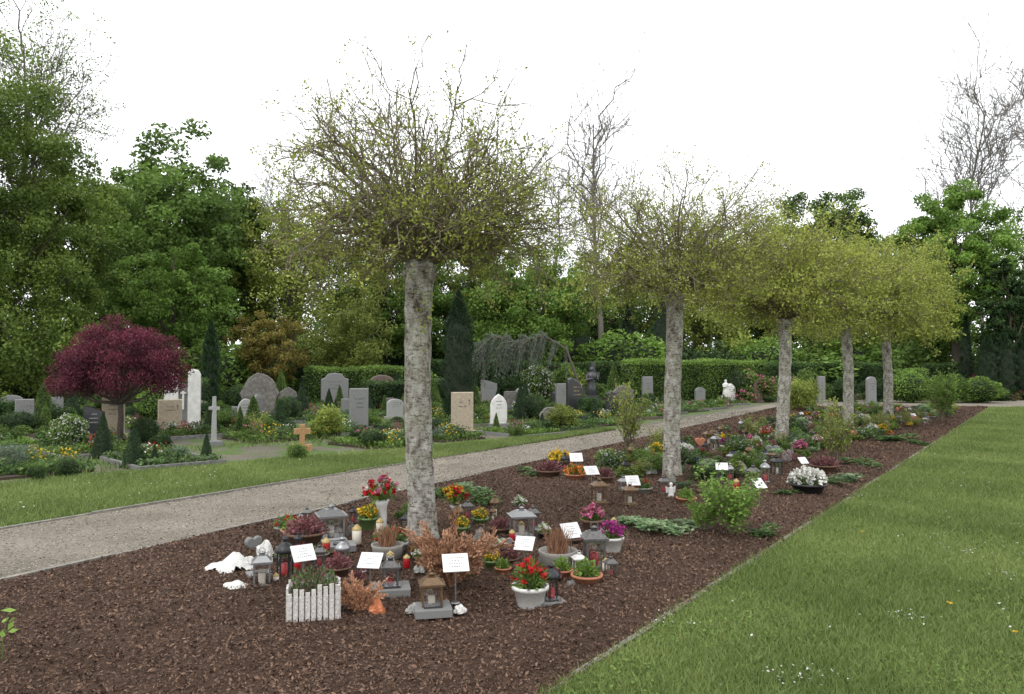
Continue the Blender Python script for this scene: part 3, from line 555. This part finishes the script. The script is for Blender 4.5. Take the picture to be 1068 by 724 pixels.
# tall twin-slab white marble monument with grey panel
b=MB(); b.box((0,0,.08),(1.05,.5,.2),S_grey); b.outline([(-.46,.178),(-.1,.178),(-.1,1.5),(-.2,1.58),(-.38,1.6),(-.46,1.42)],.22,S_white)
b.outline([(.14,.178),(.46,.178),(.46,1.5),(.4,1.62),(.24,1.66),(.14,1.56)],.22,S_white); b.box((.02,.03,.72),(.24,.1,1.08),S_grey); b.box((.02,-.04,.85),(.05,.04,.6),S_white); b.box((.02,-.042,1.),(.16,.04,.045),S_white); b.box((-.42,-.25,.3),(.16,.14,.26),S_white,0,0,.8)
x,y=G(190,448); SP.append((x,y)); place(b.mesh("white_marble_monument"),"white_marble_monument",x,y,0,.3)
def statue(u,vb,vt,m):
    x,y=G(u,vb); h=ZH(y,vt); b=MB(); b.box((0,0,.1),(.4,.4,.22),m); b.box((0,0,.25),(.28,.28,.09),m)
    b.lathe([(.13,.29),(.15,.32),(.12,.5),(.105,.62),(.13,.76),(.12,.83),(.045,.87),(.04,.89),(.062,.93),(.055,.98),(.01,1.0)],m,seg=14)
    b.tubes(np.array([[[-.13,0,.8],[-.15,-.06,.68],[-.02,-.13,.7]],[[.13,0,.8],[.15,-.06,.68],[.02,-.13,.72]]]),rad(2,3,.042,.025),m,7)
    place(b.mesh("stone_statue"),"stone_statue",x,y,0,.3,(h,h,h))
statue(757,420,396,S_white); statue(617,424,383,S_dark)
# ------------------------------------------------------------------ grave plots
def plot_mesh(sd):
    r=np.random.default_rng(sd); b=MB(); w,l=1.5,1.9; k=[S_kerb,S_dark,S_kerb,S_brown,S_grey,S_dark][sd%6]
    if sd%4!=3:
        for c,s in [((0,-l/2,.03),(w,.07,.12)),((0,l/2,.03),(w,.07,.12)),((-w/2+.035,0,.027),(.07,l-.07,.11)),((w/2-.035,0,.027),(.07,l-.07,.11))]: b.box(c,s,k)
    b.box((0,0,.01),(w-.14,l-.09,.07),M_soil)
    n=3200; C=np.stack([r.uniform(-.72,.72,n),r.uniform(-.92,.92,n)],1); q=np.sin(C[:,0]*4+sd)+np.cos(C[:,1]*3.5+sd*2)>-.5; C=C[q]
    lm=[L_cover,L_mid,L_bright,L_dark,L_dark,L_mid][r.integers(0,6)]
    b.leaves(np.column_stack([C,.05+.12*r.uniform(0,1,len(C))]),.06,lm,r,.7,(0,0,1))
    for j in range(r.integers(4,8)):
        cx,cy=r.uniform(-.5,.5),r.uniform(-.75,.6); n=90; s=r.uniform(.09,.22); c=np.column_stack([r.normal(cx,s*.6,n),r.normal(cy,s*.6,n),.1+r.uniform(0,s*1.3,n)])
        b.leaves(c,.05,[L_mid,L_dark,L_cover][j%3],r,.6)
        if j%3==0: c[:,2]+=.03; b.leaves(c[:40],.045,P[['red','yellow','white','pink','purple','white','magenta','white','yellow'][r.integers(0,9)]],r,.9,(0,0,1))
    return b.mesh("grave_plot")
PM=[plot_mesh(i) for i in range(12)]
r=np.random.default_rng(21); kinds=['rect','arch','slant','wave','shoulder','rock','round','rect','arch','rock']; mats=[S_grey,S_dark,S_grey,S_brown,S_beige,S_rock,S_rock,S_dark,S_lgrey]
th=math.radians(46); cnt=0; LANT=[]
mapleP=G(124,462)
KK=['cover','yflow','cover','wflow','pflow','mflow','mound','boxwood_ball','cone','heather','ymound','dcone','bmound','dmound','loose2','dmound','boxwood_ball','dcone','cover','mound','loose','rflow']
for row in range(9):
    s=2.
    while s<58:
        s+=r.uniform(1.8,2.3)
        t=tup(s)+1.05+row*2.9+r.normal(0,.3)
        x,y=ST(s,t)
        if y>43 or y<6: continue
        u=534+x/y*F
        if u<-160 or u>850: continue
        if any(math.hypot(x-a,y-c)<1.0 for a,c in SP): 
            if r.random()<.6: place(PM[r.integers(0,12)],"grave_plot",x,y,0,th+r.normal(0,.04),(.8,.8,1))
            continue
        if math.hypot(x-mapleP[0],y-mapleP[1])<1.3: continue
        place(PM[r.integers(0,12)],"grave_plot",x,y,0,th+r.normal(0,.04),(r.uniform(.85,1.15),r.uniform(.85,1.1),1)); cnt+=1
        bx,by=x-math.sin(th)*.78,y+math.cos(th)*.78
        if r.random()<.46 and row>0:
            stone(kinds[r.integers(0,10)],bx,by,r.uniform(.36,.65),r.uniform(.5,.9),mats[r.integers(0,9)],th-.2+r.normal(0,.25),d=r.uniform(.12,.2))
        if r.random()<.6: LANT.append((x+r.normal(0,.45),y+r.normal(0,.45)))
        for q in range(r.integers(3,7)):
            kk=KK[r.integers(0,len(KK))]
            sz=r.uniform(.28,.6); big=kk in('mound','cone','ymound','dmound','dcone','loose2','loose') and row>0
            if big: sz*=r.uniform(1.,1.8)
            shrub(kk,x+r.normal(0,.65),y+r.normal(0,.65),sz*(.6 if 'cone' in kk else 1),sz*(1.2 if 'cone' in kk else r.uniform(.6,1.)),.03)
for i in range(30):
    D=r.uniform(40,44); u=r.uniform(780,1100); 
    if i<14: stone(kinds[r.integers(0,9)],XD(u,D),D,r.uniform(.4,.7),r.uniform(.6,1.),mats[r.integers(0,9)],.2+r.normal(0,.2))
    shrub(['mflow','rflow','dmound','wflow','azalea','dmound','mound'][r.integers(0,7)],XD(u+r.uniform(-18,18),D),D-.7,1.3,.9)
# ------------------------------------------------------------------ grave goods (unit height meshes)
def lantern(m,wax=M_cwhite,wd=.42):
    b=MB(); a=wd/2; b.box((0,0,.03),(wd*1.18,wd*1.18,.06),m); b.box((0,0,.085),(wd,wd,.05),m,0,0,.95)
    for sx in(-1,1):
        for sy in(-1,1): b.box((sx*(a-.03),sy*(a-.03),.38),(.045,.045,.54),m)
    for k in range(4):
        rz=k*math.pi/2; b.box((math.sin(rz)*(a-.03),-math.cos(rz)*(a-.03),.38),(wd-.13,.008,.53),M_glass,rz)
        b.box((math.sin(rz)*(a-.026),-math.cos(rz)*(a-.026),.62),(wd-.12,.02,.04),m,rz)
    b.lathe([(.085,.11),(.085,.36),(.02,.37)],wax,seg=12); b.box((0,0,.66),(wd*1.2,wd*1.2,.04),m); b.box((0,0,.745),(wd*1.08,wd*1.08,.13),m,0,0,.45)
    b.lathe([(.07,.8),(.07,.87),(.1,.875),(.03,.91)],m,seg=10)
    t=np.linspace(0,math.pi,8); b.tubes(np.stack([.08*np.cos(t),0*t,.9+.09*np.sin(t)],1)[None],rad(1,8,.01,.01),m,5)
    return b.mesh("grave_lantern")
def rlantern(m,wax=M_cred):
    b=MB(); b.lathe([(.22,0),(.24,.03),(.2,.06),(.19,.1)],m,seg=16); b.lathe([(.16,.1),(.16,.62)],M_glass,seg=16); b.lathe([(.09,.1),(.09,.36),(.01,.37)],wax,seg=12)
    for k in range(6): a=k*math.pi/3; b.lathe([(.014,.08),(.014,.64)],m,(.175*math.cos(a),.175*math.sin(a),0),6)
    b.lathe([(.21,.62),(.24,.65),(.2,.74),(.12,.82),(.05,.86),(.05,.9),(.09,.93),(.06,.98),(.01,1)],m,seg=16); return b.mesh("round_grave_lantern")
def candle(m): 
    b=MB(); b.lathe([(.2,0),(.24,.05),(.24,.7),(.2,.78)],m,seg=14); b.lathe([(.25,.72),(.25,.82),(.12,.92),(.05,1.),(.01,1.)],M_gold,seg=14); return b.mesh("grave_candle")
def heads(b,C,rad_,m,r):
    c=np.repeat(C,9,0)+r.normal(0,rad_*.45,(len(C)*9,3)); b.leaves(c,rad_*1.1,m,r,.85,(0,0,.5))
def pot(pm,fm,sd,ph=.45,pr=.36,nf=22,lm=L_mid,sp=.42,top=.95,name="flower_pot",hr=.09,nl=240):
    r=np.random.default_rng(sd); b=MB(); b.lathe([(pr*.68,0),(pr*.72,.02),(pr*.95,ph*.82),(pr*1.08,ph*.83),(pr*1.08,ph),(pr*.94,ph),(pr*.9,ph*.86)],pm,seg=20); b.lathe([(pr*.9,ph*.85),(.001,ph*.9)],M_soil,seg=16)
    d=rdir(nl,r); d[:,2]=np.abs(d[:,2]); C=d*np.array([sp,sp,top-ph])*r.uniform(.3,1,(nl,1))+[0,0,ph*.92]; b.leaves(C,.13,lm,r,.5,(0,0,.3),along=d)
    st=np.stack([np.tile([[0,0,ph*.85]],(30,1)),C[:30]],1); b.tubes(st,rad(30,2,.008,.006),L_mid,3)
    if fm:
        d=rdir(nf,r); d[:,2]=np.abs(d[:,2])+.25; d=nrm(d)*r.uniform(.75,1.05,(nf,1)); heads(b,d*np.array([sp,sp,top-ph])*.95+[0,0,ph*.95],hr,fm,r)
    return b.mesh(name)
def bouquet(vm,fms,sd):
    r=np.random.default_rng(sd); b=MB(); b.lathe([(.1,0),(.12,.02),(.07,.12),(.1,.4),(.14,.5),(.12,.5)],vm,seg=14); n=26
    d=rdir(n,r); d[:,2]=np.abs(d[:,2])+.5; d=nrm(d); E=np.array([0,0,.45])+d*np.array([.32,.32,.45])
    b.tubes(np.stack([np.tile([[0,0,.4]],(n,1)),(E+[0,0,.4])/2,E],1),rad(n,3,.01,.008),L_bright,3); C=np.repeat(E,5,0)*.9+r.normal(0,.06,(n*5,3))+[0,0,.03]; b.leaves(C,.15,L_bright,r,.35)
    for i,fm in enumerate(fms): heads(b,E[i::len(fms)],.08,fm,r)
    return b.mesh("bouquet_in_vase")
def placard(sd):
    r=np.random.default_rng(sd); b=MB(); b.lathe([(.018,-.05),(.018,.8)],M_steel,seg=8); b.lathe([(.1,0),(.1,.02),(.02,.025)],M_steel,seg=10)
    rx=-math.radians(46+r.uniform(-8,16)); b.box((0,0,.86),(.56,.025,.46),M_plate,0,rx)
    cr,sr=math.cos(rx),math.sin(rx)
    for i in range(4):
        lw=r.uniform(.18,.36); z=.12-.075*i; yy=-.0155
        n=int(lw/.05)
        for j in range(n): b.box((-lw/2+lw*(j+.5)/n,yy*cr-z*sr,.86+yy*sr+z*cr),(lw/n*r.uniform(.4,.75),.005,.014),M_ink,0,rx)
    return b.mesh("name_placard")
def rock(m,sd,name="stone"):
    r=np.random.default_rng(sd); b=MB(); nth,nz=16,8
    th_=np.arange(nth)/nth*6.283; ph=np.linspace(0,math.pi/2,nz); V=[]
    o=r.uniform(0,6,6)
    for p_ in ph:
        for q in th_:
            d=np.array([math.cos(q)*math.cos(p_),math.sin(q)*math.cos(p_),math.sin(p_)]); k=1+.18*math.sin(d[0]*4+o[0])*math.sin(d[1]*4+o[1])+.12*math.sin(d[2]*7+d[0]*6+o[2])+.1*math.sin(q*3+o[3])
            V.append(d*k*np.array([.5,.42,.9]))
    f=[[a*nth+i,a*nth+(i+1)%nth,(a+1)*nth+(i+1)%nth,(a+1)*nth+i] for a in range(nz-1) for i in range(nth)]
    b.add(V,f,m,False); return b.mesh(name)
def cloth():
    r=np.random.default_rng(8); b=MB(); n=22; g=np.linspace(-.5,.5,n); X,Y=np.meshgrid(g,g); rr=np.hypot(X,Y)
    Z=.6*np.clip(.5-rr,0,1)**.8*(1+.4*np.sin(X*9+Y*4)+.3*np.sin(Y*15-X*6))+.03*np.abs(np.sin(X*22+Y*13))+.012
    X=X*1.2+.25*Y; I=np.arange(n*n).reshape(n,n); f=np.stack([I[:-1,:-1],I[:-1,1:],I[1:,1:],I[1:,:-1]],-1).reshape(-1,4)
    k=rr+.07*np.sin(np.arctan2(Y,X)*5); kf=(k.reshape(-1)[f].max(1)<.5); b.add(np.stack([X,Y*.8,Z],-1).reshape(-1,3),f[kf],S_white,True); return b.mesh("white_wrapping_cloth")
def cypress(sd):
    r=np.random.default_rng(sd); b=MB(); st=np.zeros((1,2,3)); st[0,1,2]=.1; A=spawn(st,30,0,1,.4,.95,1.0,.45,6,r,-.15,.03); b.tubes(A,rad(30,6,.012,.006),L_dead,4)
    B=spawn(A,10,.15,1,.1,.24,.5,0,4,r,-.1,.03); b.tubes(B,rad(len(B),4,.008,.006),L_dead,3); n=7500; i=r.integers(0,len(B),n); C=B[i,r.integers(0,4,n)]+r.normal(0,.018,(n,3)); C[:,2]=np.maximum(C[:,2],.01)
    b.leaves(C,.055,L_dead,r,.4,along=nrm(B[i,-1]-B[i,0])); return b.mesh("dried_conifer_plant")
def picket():
    r=np.random.default_rng(3); b=MB(); 
    for sd in(-1,1):
        for i in range(9):
            h=.72+r.uniform(-.07,.1); b.box((-.48+i*.12,sd*.34,h/2),(.09,.045,h),M_wwood,r.normal(0,.05),r.normal(0,.05))
        for i in range(5):
            h=.72+r.uniform(-.07,.08); b.box((sd*.53,-.26+i*.13,h/2),(.045,.095,h),M_wwood,r.normal(0,.05))
    b.box((0,0,.3),(.98,.6,.58),M_wwood); b.box((0,0,.6),(.96,.58,.05),M_soil); C=np.column_stack([r.uniform(-.46,.46,900),r.uniform(-.28,.28,900),.62+r.uniform(0,1,900)**1.5*.42]); b.leaves(C[:600],.1,L_cover,r,.3,along=np.tile([[0,0,1.]],(600,1))); b.leaves(C[600:],.07,L_heath,r,.4)
    return b.mesh("picket_planter")
def slab(): b=MB(); b.outline([(-.5,0),(.5,0),(.5,.2),(-.5,.2)],.9,S_grey,.03,.96); b.box((0,-.1,.225),(.5,.3,.06),S_dark); return b.mesh("stone_slab")
def heart(m):
    b=MB(); t=np.linspace(0,2*math.pi,26)[:-1]; p=[(.5*math.sin(q)**3,.5+.42*(math.cos(q)-.35*math.cos(2*q)-.13*math.cos(3*q)-.05*math.cos(4*q))) for q in t][::-1]; b.outline(p,.25,m,.08,.85); return b.mesh("stone_heart")
def angel():
    b=MB(); b.lathe([(.22,0),(.2,.1),(.12,.55),(.14,.65),(.05,.72),(.11,.82),(.1,.93),(.01,1)],S_white,seg=12)
    b.outline([(0,.35),(.3,.3),(.34,.75),(.12,.62)],.05,S_white,.01,.95,.12); b.outline([(-.34,.75),(-.3,.3),(0,.35),(-.12,.62)],.05,S_white,.01,.95,.12); return b.mesh("angel_figurine")
def grassy(m,pm,sd):
    r=np.random.default_rng(sd); b=MB(); b.lathe([(.3,0),(.38,.05),(.42,.32),(.45,.4),(.4,.4),(.38,.3),(.001,.32)],pm,seg=20); st=np.zeros((1,2,3)); st[0,:,2]=[.3,.35]
    A=spawn(st,160,0,1,.4,.75,.6,.9,4,r,-.15,.02); A[:,:,:2]+=r.normal(0,.1,(len(A),1,2)); b.tubes(A,rad(len(A),4,.01,.003),m,3); return b.mesh("grass_planter")
IT={
'lan_st':lantern(M_steel),'lan_pw':lantern(M_pewter,M_cred),'lan_bk':lantern(M_black),'lan_br':lantern(M_bronze,M_cwhite,.5),'lan_wide':lantern(M_steel,M_cwhite,.62),'lan_wh':lantern(M_wpot,M_cred,.5),'rl_bk':rlantern(M_black),'rl_st':rlantern(M_steel),'rl_br':rlantern(M_bronze,M_cwhite),
'can_r':candle(M_cred),'can_w':candle(M_cwhite),'pot_wr':pot(M_wpot,P['red'],1,nf=26,top=1.,hr=.075,nl=320),'pot_ty':pot(M_terra,P['yellow'],2),'pot_t':pot(M_terra,None,3,.4,.42,nl=300,lm=L_bright),'pot_wp':pot(M_wpot,P['magenta'],4,nf=36),
'pot_gy':pot(M_green,P['yellow'],5),'pot_bp':pot(M_bask,P['pink'],6,nf=40),'pot_bw':pot(M_black,P['white'],7),'bowl_w':pot(M_black,P['white'],8,.35,.52,90,L_cover,.62,.85,"flower_bowl",.1,200),
'bowl_y':pot(M_bask,P['yellow'],9,.35,.5,36,L_mid,.6,.8,"flower_bowl",.09),'bowl_o':pot(M_terra,P['orange'],10,.35,.5,30,L_mid,.6,.8,"flower_bowl",.09),'bowl_h':pot(M_bask,None,11,.36,.52,0,L_heath,.6,.85,"heather_bowl",.09,600),'bowl_g':pot(M_conc,P['red'],12,.35,.5,14,L_cover,.6,.85,"planted_bowl",.07,380),
'bowl_p':pot(M_conc,P['purple'],13,.35,.5,30,L_cover,.6,.8,"flower_bowl",.08),'bq_rw':bouquet(M_wpot,[P['red'],P['white'],P['red'],P['pink']],1),'bq_ry':bouquet(M_steel,[P['red'],P['yellow'],P['red']],2),'bq_pw':bouquet(M_green,[P['pink'],P['white']],3),
'pl1':placard(1),'pl2':placard(2),'pl3':placard(3),'rk_w':rock(S_white,1),'rk_g':rock(S_rock,2),'rk_l':rock(S_lgrey,3),'cloth':cloth(),'cyp':cypress(1),'cyp2':cypress(2),'picket':picket(),'slab':slab(),'heart':heart(S_grey),'heart_r':heart(M_terra),'angel':angel(),
'grs_o':grassy(L_dead,M_conc,1),'grs_g':grassy(L_mid,M_terra,2),'ball_o':rock(M_orange,5,"ceramic_ball")}
for i,(x,y) in enumerate(LANT):
    me=IT[['lan_st','rl_bk','lan_bk','can_r','lan_pw','pot_bw','rl_st'][i%7]]; place(me,me.name,x,y,.03,i*.7,.32 if i%7!=3 else .2)
ITP=[]
def it(k,u,v,hpx,rz=None,sx=1,sz=1):
    x,y=G(u,v); h=hpx/F*y; z=mulz(x,y)-.008; me=IT[k]; ITP.append((x,y))
    if rz is None: rz=R0.normal(0,.35)
    return place(me,me.name,x,y,z,rz,(h*sx,h*sx,h*sz))
for a in [('picket',327,656,49,.25),('slab',451,649,38,.2),('lan_br',450,647,44,.2),('pl1',475,638,48,.2),('lan_st',273,622,42,.3),('rl_bk',297,612,44,.2),('pl2',316,622,42,.6),('pl1',386,630,42,-.15),('slab',407,628,40,.2),('lan_pw',407,626,40,.2),
 ('ball_o',393,649,17,0),('cyp',375,650,46,.4),('cyp2',470,622,82,0),('cloth',240,603,44,.1,1,.9),('rk_w',246,625,26,.3,1.1,.4),('heart',264,584,20,.9,1,1),('rk_w',276,590,18,1,1,1),('rk_w',258,600,18,2,1.2,.6),('slab',270,610,24,.5),
 ('bowl_h',318,574,36,0,1.1),('bowl_g',300,564,26,0),('lan_wide',345,570,40,.4),('can_r',340,586,18,0),('can_r',352,592,14,0),('rl_st',357,604,36,.1),('bowl_h',352,608,26,0),('slab',355,580,30,.3),
 ('bq_rw',398,556,56,0),('pot_gy',384,558,28,0),('bowl_g',408,584,34,0),('grs_o',404,590,38,0),('can_w',372,574,20,0),('lan_pw',333,600,26,.2),('pot_bw',296,598,24,0),
 ('bq_ry',475,556,46,0),('rl_br',477,560,30,.1),('pot_gy',501,556,22,0),('lan_pw',488,548,22,.4),('bowl_h',522,564,22,0),('lan_wide',544,568,36,.2),('rl_br',516,546,24,.3),('lan_pw',556,558,26,.3),('grs_o',582,600,46,0),('pl3',596,594,38,.5),('pl2',547,606,36,-.3),
 ('lan_pw',620,602,50,.1),('pot_wr',553,642,50,0),('rl_bk',575,637,40,.3),('pot_t',612,620,32,0,1.15),('pot_bp',618,562,32,0),('pot_wp',638,582,34,0),('rk_w',480,648,8,0,1.6),('can_w',566,622,14,0),('lan_wh',604,606,24,.2),('pot_t',586,612,26,0),('can_r',640,560,14,0),('heart',528,580,14,.2),('rk_g',500,572,14,0),('rk_l',438,604,12,0),('slab',575,640,26,.3),
 ('can_r',310,604,14,0),('can_w',288,618,12,0),('bowl_h',372,618,18,0),('rk_g',342,616,10,0,1.5),('rk_l',430,648,9,0,1.5),('can_r',424,600,14,0),('bowl_g',440,590,22,0),('rk_g',560,608,9,0,1.6),('can_w',632,606,16,0),('rk_g',596,622,8,0,1.8),('pot_bw',520,586,18,0),('can_r',534,572,13,0),
 ('pl1',617,518,26,.3),('pl2',601,502,24,.1),('pl3',660,529,26,.2),('pl1',753,510,22,-.2),('pl2',792,534,28,.6),('pl2',838,500,18,.4),('bowl_y',583,492,24,0),('bowl_h',572,502,22,0,1.2),('bowl_o',600,506,22,0),
 ('bowl_w',843,520,32,0,1.05),('lan_br',625,530,28,.2),('lan_br',657,532,24,.2),('lan_pw',786,512,24,.2),('rl_st',798,508,24,.2),('lan_bk',810,500,22,.2),('pot_t',716,532,20,0,1.2),('rk_g',700,508,8,0,1.5),('bowl_h',740,522,18,0,1.1),('rk_g',770,500,14,0,1.6),('pot_ty',685,484,20,0),('bowl_y',755,470,18,0),('bowl_h',860,496,20,0,1.3),('angel',700,524,16,.1),('can_r',768,516,12,0),
 ('bowl_w',900,446,14,0),('bowl_h',630,508,20,0),('lan_st',650,520,20,.2),('bowl_g',670,520,20,0),('lan_pw',692,520,20,.2),('heart_r',730,470,12,.2),('bq_rw',800,468,22,0),('bq_ry',870,450,18,0)]: it(*a)
def sb(k,u,vb,vt,wpx):
    x,y=G(u,vb); shrub(k,x,y,wpx/F*y,ZH(y,vt)-.05,mulz(x,y)-.01)
for a in [('loose',656,476,408,62),('loose2',762,566,498,84),('hosta',692,560,536,60),('hosta',665,552,534,50),('cover',790,562,540,50),('loose',872,492,424,66),('loose2',983,442,390,42),('ymound',838,430,386,40),('cover',505,532,502,50),('hosta',490,520,496,44),('cover',458,524,500,40),
 ('cover',555,500,484,44),('hosta',720,556,540,40),('cover',640,500,484,50),('cover',860,508,492,60),('cover',900,490,474,54),('hosta',880,504,490,40),('cover',930,462,448,50),('cover',960,466,454,30),('cover',820,520,506,34),('cover',310,556,542,30),('heather',350,606,588,34),('rflow',700,494,482,30),('yflow',590,486,474,22),('pflow',712,512,500,24),('pflow',622,556,540,26),('loose2',745,540,505,40),('cover',730,488,470,50),
 ('loose2',735,562,520,50),('mound',424,548,520,30),('cover',325,590,575,26),('mflow',415,560,545,20)]: sb(*a)
# small fill-ins among the nearest memorials
r=np.random.default_rng(44); fk=['can_r','can_w','rl_bk','rl_br','lan_pw','bowl_h','pot_gy','rk_g','rk_l','bowl_g','pot_t','rl_st','can_w','pot_bw','lan_bk','rk_g']
cnt2=0
for i in range(2500):
    zone=[(285,440,550,622),(460,645,540,620)][i%2]; u=r.uniform(zone[0],zone[1]); v=r.uniform(zone[2],zone[3]); x,y=G(u,v)
    if min(math.hypot(x-a,y-c) for a,c in ITP)<.135 or math.hypot(x-G(441,570)[0],y-G(441,570)[1])<.24: continue
    k=fk[r.integers(0,len(fk))]; h=dict(c=15,r=20,l=24,b=19,p=22)[k[0]]; it(k,u,v,h*r.uniform(.8,1.15)*(.5 if k[:2]=='rk' else 1)); cnt2+=1
    if cnt2>44: break
# denser scatter along the bed beyond the second tree
r=np.random.default_rng(33); ks=list(IT.keys()); ks=[k for k in ks if k not in('picket','cyp','cyp2','ball_o','grs_o','cloth','rk_w','lan_wh','pl2','pl3','angel','pot_wr')]+['bowl_h','bowl_g','lan_pw','rl_bk','rl_br','lan_bk','lan_pw','lan_bk','lan_st','rl_bk']
trs=[G(441,570),G(703,500),G(817,466),G(885,449),G(926,438)]
def scat(n,s0,s1,ta,tb,cov=.5):
    for i in range(n):
        s=r.uniform(s0,s1); tc=4.5-.075*(s-6.8); x,y=ST(s,tc+r.uniform(ta,tb))
        if any(math.hypot(x-a,y-c)<.28 for a,c in trs) or bedR(y)-x<.4 or x-bedL(y)<.15: continue
        z=mulz(x,y)-.01
        if r.random()<cov:
            k=['cover','hosta','cover','rflow','yflow','wflow','pflow','mflow','heather','ymound','mound','loose','dmound','loose2'][r.integers(0,14)]; q=r.uniform(.3,.6)*(1.3 if k in('loose','cover') else 1); shrub(k,x,y,q,q*r.uniform(.4,.9),z)
        else:
            me=IT[ks[r.integers(0,len(ks))]]; h=r.uniform(.2,.36)
            if me.name.startswith('grave_candle'): h=.16
            if 'bowl' in me.name or me.name.startswith('stone'): h*=.75
            place(me,me.name,x,y,z,r.normal(0.1,.5),h)
scat(170,10.5,20,-1.0,1.7,.45); scat(230,18,34,-1.3,2.4,.55)
# sapling at the lower left
b=MB(); x,y=G(2,700); st=np.array([[[0,0,0],[.0,0,.12],[.03,0,.3]]]); b.tubes(st,rad(1,3,.004,.002),L_mid,5); r=np.random.default_rng(1)
C=np.array([[0.03,0,.3],[.05,0,.25],[0,.02,.24],[.06,0,.19],[.0,0,.17],[.03,.02,.21],[-.03,0,.2],[.07,0,.28]]); b.leaves(C,.065,L_bright,r,.55,(0,-1,.6),tint=np.full(8,.9)); place(b.mesh("leafy_sapling"),"leafy_sapling",x,y,.03)
print("objects",len(bpy.data.objects),"plots",cnt,"fill",cnt2)
